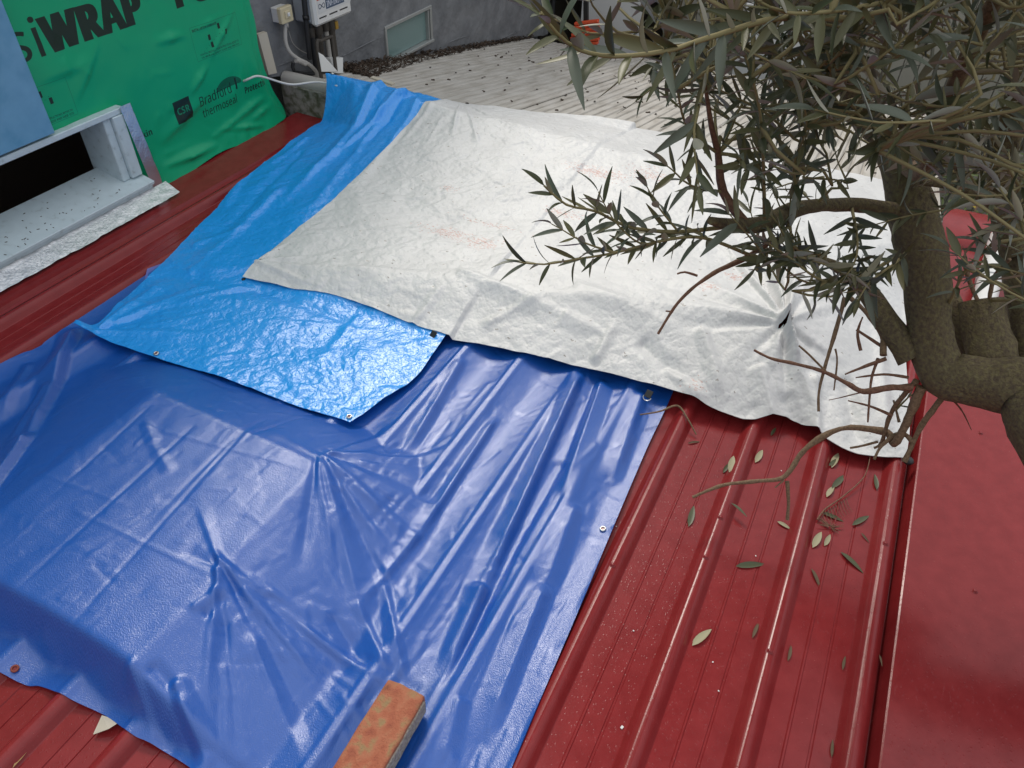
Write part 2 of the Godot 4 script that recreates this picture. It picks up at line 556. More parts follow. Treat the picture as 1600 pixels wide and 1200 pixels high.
func make_materials() -> void:
	var droid := noise(FastNoiseLite.TYPE_SIMPLEX_SMOOTH, 0.02, 3, 5)
	# painted roofing steel: fine dust and flecks
	var red := StandardMaterial3D.new()
	var fleck := red_image()
	red.albedo_texture = fleck[0]
	red.roughness = 0.23
	red.metallic_specular = 0.42
	red.normal_enabled = true
	red.normal_texture = fleck[1]
	red.normal_scale = 0.15
	tri_plane(red, 1.3)
	M.red = red
	var crinkle := normal_tex(creased(0.02, 21, 3), 1024, 9.0)
	var fine := normal_tex(noise(FastNoiseLite.TYPE_SIMPLEX, 0.05, 22, 4), 1024, 5.0)
	var dk := mat(Color(0.007, 0.084, 0.39), 0.29, 0.0, 0.75)
	with_normal(dk, fine, 0.4, 1.6)
	dk.uv1_scale = Vector3(6.0, 2.4, 1.0)
	M.dark_tarp = dk
	var br := mat(Color(0.012, 0.31, 0.84), 0.32, 0.0, 0.9)
	with_normal(br, crinkle, 0.45, 1.2)
	M.bright_tarp = br
	var sv := StandardMaterial3D.new()
	sv.albedo_texture = silver_image()
	sv.roughness = 0.56
	sv.metallic = 0.12
	with_normal(sv, normal_tex(creased(0.06, 23, 3), 1024, 9.0), 0.15, 1.0 / 3.4)
	sv.uv1_offset = Vector3(2.75 / 3.4, 4.6 / 3.4, 0)
	sv.texture_repeat = true
	M.silver_tarp = sv
	var lv := mat(Color(0.14, 0.16, 0.46), 0.5)
	M.lavender = lv
	M.steel = mat(Color(0.62, 0.62, 0.6), 0.3, 1.0)
	M.rust = mat(Color(0.25, 0.06, 0.04), 0.6, 0.3)
	M.black = mat(Color(0.012, 0.012, 0.013), 0.4)
	M.black_rubber = mat(Color(0.02, 0.02, 0.022), 0.55)
		# brick
	var bk := StandardMaterial3D.new()
	bk.albedo_texture = ramp_tex(noise(FastNoiseLite.TYPE_SIMPLEX_SMOOTH, 0.008, 31, 7), 512, [[0.0, Color(0.12, 0.04, 0.025)], [0.16, Color(0.30, 0.085, 0.048)], [0.4, Color(0.37, 0.115, 0.06)], [0.6, Color(0.40, 0.145, 0.078)], [0.75, Color(0.33, 0.19, 0.09)], [1.0, Color(0.28, 0.22, 0.11)]])
	bk.roughness = 0.9
	bk.normal_enabled = true
	bk.normal_texture = normal_tex(noise(FastNoiseLite.TYPE_SIMPLEX, 0.06, 32, 4), 512, 5.0)
	bk.normal_scale = 1.0
	tri_plane(bk, 4.0)
	M.brick = bk
	var mo := mat(Color(0.42, 0.39, 0.35), 0.95)
	mo.albedo_texture = ramp_tex(noise(FastNoiseLite.TYPE_SIMPLEX, 0.05, 33, 4), 256, [[0.0, Color(0.35, 0.3, 0.25)], [0.5, Color(0.75, 0.7, 0.65)], [1.0, Color(1, 1, 1)]])
	tri_plane(mo, 6.0)
	M.mortar = mo
	# weathered old roofing, pale with dirt
	var old := StandardMaterial3D.new()
	old.albedo_texture = ramp_tex(noise(FastNoiseLite.TYPE_SIMPLEX_SMOOTH, 0.02, 41, 6), 1024, [[0.0, Color(0.27, 0.235, 0.2)], [0.25, Color(0.38, 0.35, 0.305)], [0.5, Color(0.45, 0.42, 0.375)], [1.0, Color(0.52, 0.495, 0.455)]])
	old.roughness = 0.7
	old.uv1_scale = Vector3(0.55, 0.12, 1)
	M.old_roof = old
	var render := StandardMaterial3D.new()
	render.albedo_texture = ramp_tex(noise(FastNoiseLite.TYPE_SIMPLEX_SMOOTH, 0.008, 42, 5), 512, [[0.0, Color(0.13, 0.135, 0.145)], [0.5, Color(0.175, 0.18, 0.19)], [1.0, Color(0.225, 0.23, 0.24)]])
	render.roughness = 0.6
	render.normal_enabled = true
	render.normal_texture = normal_tex(noise(FastNoiseLite.TYPE_SIMPLEX_SMOOTH, 0.015, 43, 5), 1024, 5.0)
	render.normal_scale = 0.9
	tri_plane(render, 0.9)
	M.render = render
	var conc := StandardMaterial3D.new()
	conc.albedo_texture = ramp_tex(noise(FastNoiseLite.TYPE_SIMPLEX_SMOOTH, 0.014, 44, 6), 512, [[0.0, Color(0.05, 0.06, 0.03)], [0.38, Color(0.15, 0.15, 0.115)], [0.55, Color(0.24, 0.235, 0.21)], [1.0, Color(0.33, 0.32, 0.3)]])
	conc.roughness = 0.9
	conc.normal_enabled = true
	conc.normal_texture = normal_tex(noise(FastNoiseLite.TYPE_SIMPLEX, 0.05, 45, 4), 512, 3.0)
	tri_plane(conc, 2.0)
	M.concrete = conc
	var pw := mat(Color(0.56, 0.66, 0.7), 0.45)
	pw.albedo_texture = ramp_tex(noise(FastNoiseLite.TYPE_SIMPLEX, 0.03, 46, 5), 512, [[0.0, Color(0.6, 0.6, 0.58)], [0.25, Color(0.9, 0.91, 0.91)], [1.0, Color(1, 1, 1)]])
	tri_plane(pw, 0.8)
	M.painted_wood = pw
	var film := mat(Color(0.15, 0.36, 0.55), 0.3)
	film.albedo_texture = ramp_tex(noise(FastNoiseLite.TYPE_SIMPLEX_SMOOTH, 0.01, 47, 5), 512, [[0.0, Color(0.55, 0.75, 0.8)], [0.5, Color(0.85, 0.9, 0.92)], [1.0, Color(1, 1, 1)]])
	tri_plane(film, 1.3)
	M.blue_film = film
	var foil := mat(Color(0.72, 0.72, 0.73), 0.3, 0.9)
	foil.normal_enabled = true
	foil.normal_texture = crinkle
	foil.normal_scale = 0.45
	tri_plane(foil, 3.0)
	M.foil = foil
	M.room = mat(Color(0.30, 0.24, 0.20), 0.9)
	M.white_plastic = mat(Color(0.68, 0.67, 0.65), 0.35)
	M.cream_plastic = mat(Color(0.58, 0.5, 0.33), 0.4)
	M.grey_plastic = mat(Color(0.36, 0.38, 0.4), 0.4)
	M.pipe_grey = mat(Color(0.42, 0.4, 0.37), 0.45)
	M.bronze = mat(Color(0.07, 0.06, 0.05), 0.6, 0.2)
	M.aluminium = mat(Color(0.42, 0.43, 0.42), 0.4, 0.5)
	var fg := mat(Color(0.18, 0.27, 0.26), 0.12, 0.0, 0.6)
	with_normal(fg, fine, 0.4, 8.0)
	M.frosted = fg
	M.cream_board = mat(Color(0.52, 0.47, 0.38), 0.7)
	var cl := mat(Color(0.34, 0.32, 0.27), 0.6)
	M.cladding = cl
	M.white_board = mat(Color(0.72, 0.72, 0.7), 0.5)
	M.orange = mat(Color(0.75, 0.10, 0.035), 0.5)
	# tree
	var bark := StandardMaterial3D.new()
	bark.albedo_texture = ramp_tex(noise(FastNoiseLite.TYPE_SIMPLEX_SMOOTH, 0.02, 51, 6), 512, [[0.0, Color(0.05, 0.035, 0.022)], [0.35, Color(0.10, 0.073, 0.044)], [0.55, Color(0.13, 0.10, 0.052)], [0.7, Color(0.155, 0.13, 0.052)], [1.0, Color(0.21, 0.185, 0.125)]])
	bark.roughness = 0.9
	bark.normal_enabled = true
	bark.normal_texture = normal_tex(noise(FastNoiseLite.TYPE_SIMPLEX, 0.03, 52, 5), 512, 8.0)
	bark.normal_scale = 1.2
	tri_plane(bark, 7.0)
	M.bark = bark
	var twig := mat(Color(0.25, 0.165, 0.10), 0.8)
	twig.albedo_texture = ramp_tex(noise(FastNoiseLite.TYPE_SIMPLEX, 0.05, 53, 4), 256, [[0.0, Color(0.3, 0.26, 0.22)], [0.5, Color(0.8, 0.76, 0.7)], [1.0, Color(1, 1, 1)]])
	tri_plane(twig, 8.0)
	M.twig = twig
	M.red_twig = mat(Color(0.24, 0.125, 0.08), 0.8)
	M.red_twig.albedo_texture = twig.albedo_texture
	tri_plane(M.red_twig, 8.0)
	M.green_twig = mat(Color(0.24, 0.2, 0.09), 0.7)
	M.leaf_top = []
	M.leaf_under = []
	for c in [Color(0.115, 0.115, 0.052), Color(0.078, 0.086, 0.042), Color(0.15, 0.142, 0.068), Color(0.11, 0.126, 0.09)]:
		var lm := mat(c, 0.42, 0.0, 0.45)
		lm.backlight = Color(0.10, 0.11, 0.02)
		M.leaf_top.append(lm)
	for c in [Color(0.31, 0.29, 0.2), Color(0.25, 0.23, 0.15), Color(0.37, 0.355, 0.28), Color(0.31, 0.32, 0.27)]:
		M.leaf_under.append(mat(c, 0.7))
	M.litter = mat(Color(0.06, 0.04, 0.027), 0.95)
	M.soil = mat(Color(0.08, 0.07, 0.05), 0.95)

# red paint with dust flecks, and rain beads as fine relief
func red_image() -> Array:
	var r := RandomNumberGenerator.new()
	r.seed = 91
	var n := 1024
	var tone := noise_image(noise(FastNoiseLite.TYPE_SIMPLEX_SMOOTH, 0.01, 92, 5), n, n)
	tone.convert(Image.FORMAT_L8)
	var src := tone.get_data()
	var out := PackedByteArray()
	out.resize(n * n * 3)
	for i in n * n:
		var t := src[i] / 255.0
		var c := Color(0.20 + 0.05 * t, 0.016 + 0.009 * t, 0.0175 + 0.009 * t).linear_to_srgb()
		out[i * 3] = c.r8
		out[i * 3 + 1] = c.g8
		out[i * 3 + 2] = c.b8
	var im := Image.create_from_data(n, n, false, Image.FORMAT_RGB8, out)
	for k in 500:
		var x := r.randi_range(2, n - 4)
		var y := r.randi_range(2, n - 4)
		var b := r.randf_range(0.1, 0.5)
		var c := Color(0.24 + b * 0.5, 0.03 + b * 0.5, 0.03 + b * 0.42).linear_to_srgb()
		im.set_pixel(x, y, c)
		if r.randf() < 0.3: im.set_pixel(x + 1, y, c)
		if r.randf() < 0.15: im.set_pixel(x, y + 1, c)
	for k in 700:
		var x := r.randi_range(2, n - 4)
		var y := r.randi_range(2, n - 4)
		im.set_pixel(x, y, Color(0.07, 0.02, 0.018).linear_to_srgb())
	var bump := Image.create_empty(n, n, false, Image.FORMAT_RGBA8)
	bump.fill(Color(0, 0, 0))
	for k in 5200:
		var x := r.randi_range(6, n - 7)
		var y := r.randi_range(6, n - 7)
		var q := 1.2 + 3.2 * pow(r.randf(), 4.0)
		var s := int(ceil(q))
		for j in range(-s, s + 1):
			for i in range(-s, s + 1):
				var d := 1.0 - (i * i + j * j) / (q * q)
				if d > 0.0:
					var h := sqrt(d) * minf(1.0, q / 3.0)
					bump.set_pixel(x + i, y + j, Color(h, h, h))
	bump.bump_map_to_normal_map(3.0)
	return [ImageTexture.create_from_image(im), ImageTexture.create_from_image(bump)]

# silver sheet: pale grey with rusty red scuffs, dirt and dark crease lines; one texture covers 3.2 m, laid at one place
func silver_image() -> ImageTexture:
	var n := 1024
	var r := RandomNumberGenerator.new()
	r.seed = 17
	var tone := noise_image(noise(FastNoiseLite.TYPE_SIMPLEX_SMOOTH, 0.012, 93, 6), n, n)
	var web := noise_image(creased(0.035, 94, 3), n, n)
	tone.convert(Image.FORMAT_L8)
	web.convert(Image.FORMAT_L8)
	var a := tone.get_data()
	var b := web.get_data()
	var out := PackedByteArray()
	out.resize(n * n * 3)
	for i in n * n:
		var t := a[i] / 255.0
		var w := b[i] / 255.0
		var v := 0.615 + 0.08 * (t - 0.5)
		if w < 0.05: v *= 0.84
		var c := Color(v, v * 0.995, v * 0.98).linear_to_srgb()
		out[i * 3] = c.r8
		out[i * 3 + 1] = c.g8
		out[i * 3 + 2] = c.b8
	var im := Image.create_from_data(n, n, false, Image.FORMAT_RGB8, out)
	for k in 500:
		var x := r.randi_range(2, n - 8)
		var y := r.randi_range(2, n - 8)
		var g := r.randf_range(0.1, 0.32)
		var c := Color(g, g * 0.85, g * 0.7).linear_to_srgb()
		for q in r.randi_range(1, 4): im.set_pixel(x + q, y + r.randi_range(0, 1), c)
	# rusty red rubbings where it was dragged over the roof: [px, py, spread x, spread y, marks]
	for q in [[930, 295, 0.17, 0.05, 420], [700, 365, 0.16, 0.05, 260], [752, 384, 0.10, 0.05, 160], [880, 345, 0.10, 0.03, 120], [702, 306, 0.05, 0.03, 40], [1005, 300, 0.12, 0.06, 200], [1100, 470, 0.06, 0.03, 60], [1140, 455, 0.04, 0.03, 60], [760, 355, 0.2, 0.02, 90], [1060, 605, 0.08, 0.04, 60], [1090, 590, 0.04, 0.05, 40]]:
		var c0 := p2(q[0], q[1], 0.14)
		for k in q[4]:
			var at := c0 + Vector2(r.randfn() * q[2] * 0.5, r.randfn() * q[3] * 0.5)
			var x := int((at.x + 2.75) / 3.4 * n)
			var y := int((at.y + 4.6) / 3.4 * n)
			if x < 2 or y < 2 or x > n - 6 or y > n - 4: continue
			var tint := Color(0.50, 0.27, 0.23).lerp(Color(0.6, 0.5, 0.47), r.randf())
			for e in r.randi_range(1, 3): im.set_pixel(x + e, y, tint.linear_to_srgb())
	return ImageTexture.create_from_image(im)

# ---------------------------------------------------------------- ground and red roof
func make_ground() -> void:
	var n := 40
	var p := PackedVector3Array()
	var uv := PackedVector2Array()
	var nz := noise(FastNoiseLite.TYPE_SIMPLEX_SMOOTH, 0.1, 3, 3)
	for j in n:
		for i in n:
			var q := Vector2(i - n / 2.0, j - n / 2.0) * 4.0
			p.append(Vector3(q.x, -2.9 + 0.1 * nz.get_noise_2dv(q), q.y))
			uv.append(q)
	var soil := tri_plane(mat(Color(0.1, 0.1, 0.06), 0.95), 0.5)
	soil.albedo_texture = ramp_tex(noise(FastNoiseLite.TYPE_SIMPLEX_SMOOTH, 0.03, 61, 5), 512, [[0.0, Color(0.25, 0.3, 0.15)], [0.6, Color(0.8, 0.75, 0.6)], [1.0, Color(1, 1, 1)]])
	meta(put(grid(p, uv, n, n), "ground", soil), "garden ground below the roofs", "", "", "structure")

func rib_x(k: int) -> float:            # k = 0 the rib beside the tarpaulin's edge
	return -0.29 + (0.252 if k > 0 else 0.2325) * k
func rib_profile(x: float, w: float) -> Array:      # one rib at x and the pan to its right, w wide
	var p := []
	p.append_array([Vector2(x - 0.039, 0.0), Vector2(x - 0.0365, 0.0022)])
	for i in 13:
		var t := (i - 6) / 6.0
		p.append(Vector2(x + 0.024 * t, 0.034 - 0.0145 * t * t))
	p.append_array([Vector2(x + 0.0365, 0.0022), Vector2(x + 0.039, 0.0)])
	var free := w - 0.078
	for q in [[0.30, 0.0], [0.318, 0.0035], [0.345, 0.0035], [0.36, 0.0], [0.66, 0.0], [0.672, -0.003], [0.70, -0.003], [0.715, 0.0]]:
		p.append(Vector2(x + 0.039 + free * q[0], q[1]))
	return p
func make_red_roof() -> void:
	var roof := thing("red_metal_roof", "wet dark red ribbed metal roof under the tarpaulins", "roof")
	var z0 := 2.2
	var z1 := -3.73
	var k := -12
	while k <= 3:
		var prof := []
		var last := mini(k + 2, 3)
		for q in range(k, last + 1):
			var w := rib_x(q + 1) - rib_x(q)
			if q == 3: w = 0.13
			prof.append_array(rib_profile(rib_x(q), w))
		if last < 3: prof.append_array([Vector2(rib_x(last + 1) - 0.042, -0.0012), Vector2(rib_x(last + 1) - 0.03, -0.0015)])
		else:
			prof = prof.slice(0, prof.size() - 9)
			prof.append_array([Vector2(0.5035, -0.03), Vector2(0.53, -0.03)])
		put(fold_sheet(prof, z0, z1, 0.0012, 6), "roof_sheet", M.red, roof)
		k = last + 1
	# apron flashing against the wrapped wall, with its upturned step
	put(fold_sheet([Vector2(-3.44, 0.012), Vector2(-3.2, 0.008), Vector2(-3.19, 0.026), Vector2(-3.158, 0.026), Vector2(-3.15, 0.012), Vector2(-3.135, 0.006)], z0, z1, 0.0015, 6), "wall_flashing", M.red, roof)
	put(fold_sheet([Vector2(-3.135, 0.0), Vector2(-3.1, 0.0), ], z0, z1, 0.001, 6), "flashing_lip", M.red, roof)
	# wide side flashing, its lip turned down into the last pan
	put(fold_sheet([Vector2(0.514, -0.022), Vector2(0.529, 0.034), Vector2(0.534, 0.036), Vector2(0.9, 0.036), Vector2(1.28, 0.034), Vector2(1.3, 0.03), Vector2(1.3, -0.12)], z0, -4.3, 0.0015, 6), "side_flashing", M.red, roof)
	# the far end: a cap sheet bent over and turned down
	var cp := PackedVector3Array()
	var cuv := PackedVector2Array()
	for q in [[-4.42, -0.02], [-4.38, 0.05], [-4.33, 0.072], [-4.22, 0.085], [-4.08, 0.088], [-4.0, 0.075], [-3.97, 0.05], [-3.962, 0.04]]:
		for i in 9:
			var cx := 0.49 + 0.1 * i
			cp.append(Vector3(cx, q[1] - 0.0004 * (i - 4) * (i - 4), q[0]))
			cuv.append(Vector2(cx, q[0]))
	put(grid(cp, cuv, 9, 8, 0.0015), "end_cap", M.red, roof)
	# roofing screws
	var head := lathe([[0.0, 0.006], [0.004, 0.006], [0.0052, 0.005], [0.0052, 0.0012], [0.009, 0.001], [0.0095, 0.0]], Transform3D(), 12)
	for q in [[1124, 808, 0.034], [1132, 882, 0.034], [1523, 924, 0.036], [1532, 677, 0.036], [1010, 905, 0.034], [1185, 1010, 0.034], [1330, 830, 0.034]]:
		var at := on_y(q[0], q[1], q[2])
		if q[2] < 0.035:
			var best := 99.0
			var bx := at.x
			for j in range(-12, 4):
				if absf(rib_x(j) - at.x) < best:
					best = absf(rib_x(j) - at.x)
					bx = rib_x(j)
			at.x = bx
		var s := put(head, "roofing_screw", M.red, roof)
		s.position = at
	# the building that carries the roof
	put(between(Vector3(-3.4, -2.9, 2.1), Vector3(1.2, -0.05, -3.6), 0.01), "house_wall", M.cream_board, roof)

# ---------------------------------------------------------------- the old pale roof behind
func back_y(z: float) -> float:
	return 0.95 + 0.2 * z
func make_back_roof() -> void:
	var roof := thing("weathered_metal_roof", "pale weathered corrugated roof sloping away behind the tarpaulins", "roof")
	var pitch := 0.068
	var w := pitch * 11
	var x := -3.56
	var s := 0
	while x < 0.42:
		var prof := []
		var x1 := minf(x + w + 0.03, 0.46)
		var t := 0.0
		var lift := 0.005 if s % 2 else 0.0
		while x + t < x1:                                   # flat crests with narrow grooves between them
			for q in [[0.0, 0.010], [0.004, 0.012], [0.03, 0.013], [0.046, 0.012], [0.050, 0.009], [0.055, -0.004], [0.062, -0.004]]:
				if x + t + q[0] < x1: prof.append(Vector2(x + t + q[0], q[1] + lift))
			t += pitch
		put(sheet_along(prof, -3.8, -7.6), "corrugated_sheet", M.old_roof, roof)
		x += w
		s += 1
	# lap screws on the crests
	var head := lathe([[0.0, 0.006], [0.006, 0.006], [0.006, 0.001], [0.01, 0.0]], Transform3D(), 8)
	for i in 26:
		var sx := -3.56 + 0.076 * 3 * (i % 13) + 0.742 * 0.2
		var sz := -5.0 if i < 13 else -6.3
		var o := put(head, "lap_screw", M.bronze, roof)
		o.position = Vector3(sx, back_y(sz) + 0.017, sz)
	# concrete upstand with a rounded top where the roofs meet
	var led := thing("concrete_upstand", "mossy grey concrete upstand between red roof and green wrapped wall", "ledge")
	put(between(Vector3(-3.55, -0.1, -3.88), Vector3(0.45, 0.185, -3.735), 0.01), "upstand", M.concrete, led)
	put(tube([Vector3(-3.54, 0.195, -3.79), Vector3(-1.5, 0.195, -3.79), Vector3(0.45, 0.18, -3.79)], [0.05, 0.05], 12, 0.05), "rounded_coping", M.pipe_grey, led)
func sheet_along(prof: Array, z0: float, z1: float) -> ArrayMesh:
	var nu: int = prof.size()
	var nv := 8
	var p := PackedVector3Array()
	var uv := PackedVector2Array()
	for j in nv:
		var z := lerpf(z1, z0, float(j) / (nv - 1))
		for i in nu:
			p.append(Vector3(prof[i].x, back_y(z) + prof[i].y, z))
			uv.append(Vector2(prof[i].x, z))
	return grid(p, uv, nu, nv, 0.0015)

# ---------------------------------------------------------------- the wall in green building wrap
func make_wrapped_house() -> void:
	var house := thing("wrapped_house_wall", "house wall covered in bright green printed building wrap with white window reveal", "wall")
	# the framing behind the wrap, with the window opening left free
	var wx := -3.47
	var zw0 := -0.6
	var zw1 := -2.36
	var y0 := 0.13
	var y1 := 0.465
	put(between(Vector3(wx - 0.12, -2.9, 3), Vector3(wx, y0, -3.5), 0.002), "wall_frame", M.cream_board, house)
	put(between(Vector3(wx - 0.12, y1, 3), Vector3(wx, 3.0, -3.5), 0.002), "wall_frame", M.cream_board, house)
	put(between(Vector3(wx - 0.12, y0, zw1), Vector3(wx, y1, -3.5), 0.002), "wall_frame", M.cream_board, house)
	put(between(Vector3(wx - 0.12, y0, 3), Vector3(wx, y1, zw0), 0.002), "wall_frame", M.cream_board, house)
	# the dark room behind the opening
	var room := stool()
	for b in [[Vector3(-5.6, -1.2, 1.0), Vector3(-5.5, 1.6, -3.5)], [Vector3(-5.5, -1.25, 1.0), Vector3(-3.6, -1.2, -3.5)], [Vector3(-5.5, 1.6, 1.0), Vector3(-3.6, 1.65, -3.5)], [Vector3(-5.5, -1.2, 1.0), Vector3(-3.6, 1.6, 1.05)], [Vector3(-5.5, -1.2, -3.5), Vector3(-3.6, 1.6, -3.45)]]:
		box_into(room, (b[1] - b[0]).abs(), Transform3D(Basis(), (b[0] + b[1]) / 2), 0.002)
	put(done(room), "dark_room", M.room, house)
	# wrap: wrinkled sheet on the wall; s = -z
	var im := wrap_print()
	var green := StandardMaterial3D.new()
	green.albedo_texture = ImageTexture.create_from_image(im)
	green.texture_repeat = false
	green.roughness = 0.33
	green.metallic_specular = 0.4
	M.green = green
	var gn := noise(FastNoiseLite.TYPE_SIMPLEX_SMOOTH, 1.3, 71, 3)
	var gc := creased(4.0, 72, 2)
	var f := Field.new(1.0, -0.2, 3.8, 1.7, 0.012)
	for j in f.nz:
		var y := f.z0 + j * f.c
		for i in f.nx:
			var s := f.x0 + i * f.c
			var low := clampf((0.45 - y) * 2.2, 0.0, 1.0) * clampf((s - 2.6) * 1.5, 0.15, 1.0)
			f.h[j * f.nx + i] = 0.012 * gn.get_noise_2d(s, y) + (0.004 + 0.016 * low) * gc.get_noise_2d(s, y)
	for q in [[240, 70, 300, 55, 0.012, 0.03], [300, 55, 360, 20, 0.006, 0.02], [330, 100, 372, 10, 0.012, 0.025], [300, 150, 332, 100, 0.012, 0.03], [60, 130, 150, 95, 0.008, 0.05], [120, 170, 160, 60, 0.009, 0.05], [250, 230, 330, 150, 0.012, 0.05], [370, 190, 420, 150, 0.015, 0.03], [250, 265, 345, 225, 0.02, 0.03], [330, 220, 400, 170, 0.012, 0.02], [390, 195, 430, 160, 0.012, 0.02], [350, 205, 420, 195, 0.012, 0.02]]:
		var a := on_x(q[0], q[1], -3.44)
		var b := on_x(q[2], q[3], -3.44)
		var mid := (a + b) / 2
		for e in [a, b]: f.fold(Vector2(-mid.z, mid.y), Vector2(-e.z, e.y), q[4] * 1.5, 0.0, q[5], q[5] * 0.7, 0.5 if e == b else -0.5)
	crumple(f, 140, 73, 0.06, 0.25, 0.005, 0.03)
	var wrap_sheet := func(sa: float, sb: float, ya: float, yb: float) -> ArrayMesh:
		var nu := int((sb - sa) / 0.012) + 2
		var nv := int((yb - ya) / 0.012) + 2
		var p := PackedVector3Array()
		var uv := PackedVector2Array()
		for j in nv:
			var v := float(j) / (nv - 1)
			for i in nu:
				var u := float(i) / (nu - 1)
				var y := lerpf(yb, ya, v)
				var s := lerpf(sa, sb, u)
				if sb > 3.4:                                  # the loose corner flares out at the foot
					s += maxf(0.0, 0.34 - y) * 0.36 * u * u + 0.006 * sin(y * 23.0) * u
				if ya < 0.1 and v > 0.9: y += 0.012 * sin(s * 9.0) * (v - 0.9) * 10.0
				var x := -3.458 + 0.006 + f.at(s, y)
				x += 0.05 * pow(clampf(1.0 - y / 0.25, 0.0, 1.0), 2.0)
				if sb > 3.4: x -= 0.05 * pow(clampf((u - 0.93) / 0.07, 0.0, 1.0), 2.0)
				p.append(Vector3(maxf(x, wx + 0.003), y, -s))
				uv.append(Vector2((s - 1.2) / 2.5, 1.0 - y / 1.25))
		return grid(p, uv, nu, nv, 0.001)
	put(wrap_sheet.call(2.43, 3.535, 0.012, 1.7), "green_wrap", green, house)
	put(wrap_sheet.call(1.0, 2.43, 0.492, 1.7), "green_wrap", green, house)
	put(between(Vector3(-3.466, 1.7, 3), Vector3(-3.452, 3.0, -3.535), 0.002), "green_wrap", mat(Color(0.005, 0.37, 0.17), 0.35), house)
	# reveal of the window, painted timber
	put(between(Vector3(-3.64, 0.462, -0.6), Vector3(-3.41, 0.492, -2.46), 0.004), "window_head", M.painted_wood, house)
	put(between(Vector3(-3.64, 0.13, -2.33), Vector3(-3.425, 0.461, -2.375), 0.004), "window_jamb", M.painted_wood, house)
	put(between(Vector3(-3.52, 0.135, -2.376), Vector3(-3.405, 0.461, -2.44), 0.004), "window_casing", M.painted_wood, house)
	var sl := Transform3D(Basis(Vector3(0, 0, 1), -0.22), Vector3(-3.48, 0.128, -1.53))
	put(box(Vector3(0.28, 0.022, 1.84), sl, 0.004), "window_sill", M.painted_wood, house)
	put(between(Vector3(-3.37, 0.035, -0.6), Vector3(-3.355, 0.09, -2.44), 0.003), "sill_nosing", M.painted_wood, house)
	# foil tape along the reveal and at the foot of the sill
	put(foil_strip([Vector3(-3.402, 0.50, -2.43), Vector3(-3.402, 0.02, -2.47)], Vector3(0, 0.0, -0.075), 81), "foil_tape", M.foil, house)
	put(foil_strip([Vector3(-3.352, 0.07, -0.6), Vector3(-3.35, 0.07, -2.52)], Vector3(0.10, -0.048, 0), 82), "foil_flashing", M.foil, house)
	var cr := stool()
	for i in 70:
		var cz := -rng.randf_range(0.9, 2.3)
		var cxx := -3.36 - rng.randf() * 0.2
		var cy := 0.128 + 0.0125 + (-3.48 - cxx) * 0.2236
		var cl := rng.randf_range(0.004, 0.016)
		box_into(cr, Vector3(cl, 0.003, 0.003), Transform3D(Basis(Vector3.UP, rng.randf() * TAU), Vector3(cxx, cy, cz)), 0.0008)
	put(done(cr), "sill_crumbs", M.litter, house).set_meta("kind", "stuff")
	# sheet in blue protective film above the window
	var fs := put(box(Vector3(0.03, 1.15, 1.5), Transform3D(Basis(Vector3(1, 0, 0), 0.0), Vector3(-3.415, 1.08, -1.31)), 0.004), "blue_film_panel", M.blue_film, house)
	fs.set_meta("label", "panel in pale blue protective film over the wrap")
func foil_strip(line: Array, wide: Vector3, sd: int) -> ArrayMesh:
	var a: Vector3 = line[0]
	var b: Vector3 = line[1]
	var n := int(a.distance_to(b) / 0.012) + 2
	var m := 9
	var nz := creased(10.0, sd, 2)
	var up := (b - a).normalized().cross(wide.normalized())
	if up.x + up.y < 0.0: up = -up
	var p := PackedVector3Array()
	var uv := PackedVector2Array()
	for j in m:
		for i in n:
			var u := float(i) / (n - 1)
			var v := float(j) / (m - 1)
			var edge := 1.0 + 0.12 * nz.get_noise_2d(u * a.distance_to(b) * 0.6, 3.0) * v
			var q := a.lerp(b, u) + wide * v * edge
			q += up * (0.004 + 0.003 * nz.get_noise_2d(q.z + q.y, q.x + v * 0.1))
			p.append(q)
			uv.append(Vector2(u, v))
	return grid(p, uv, n, m, 0.0006)
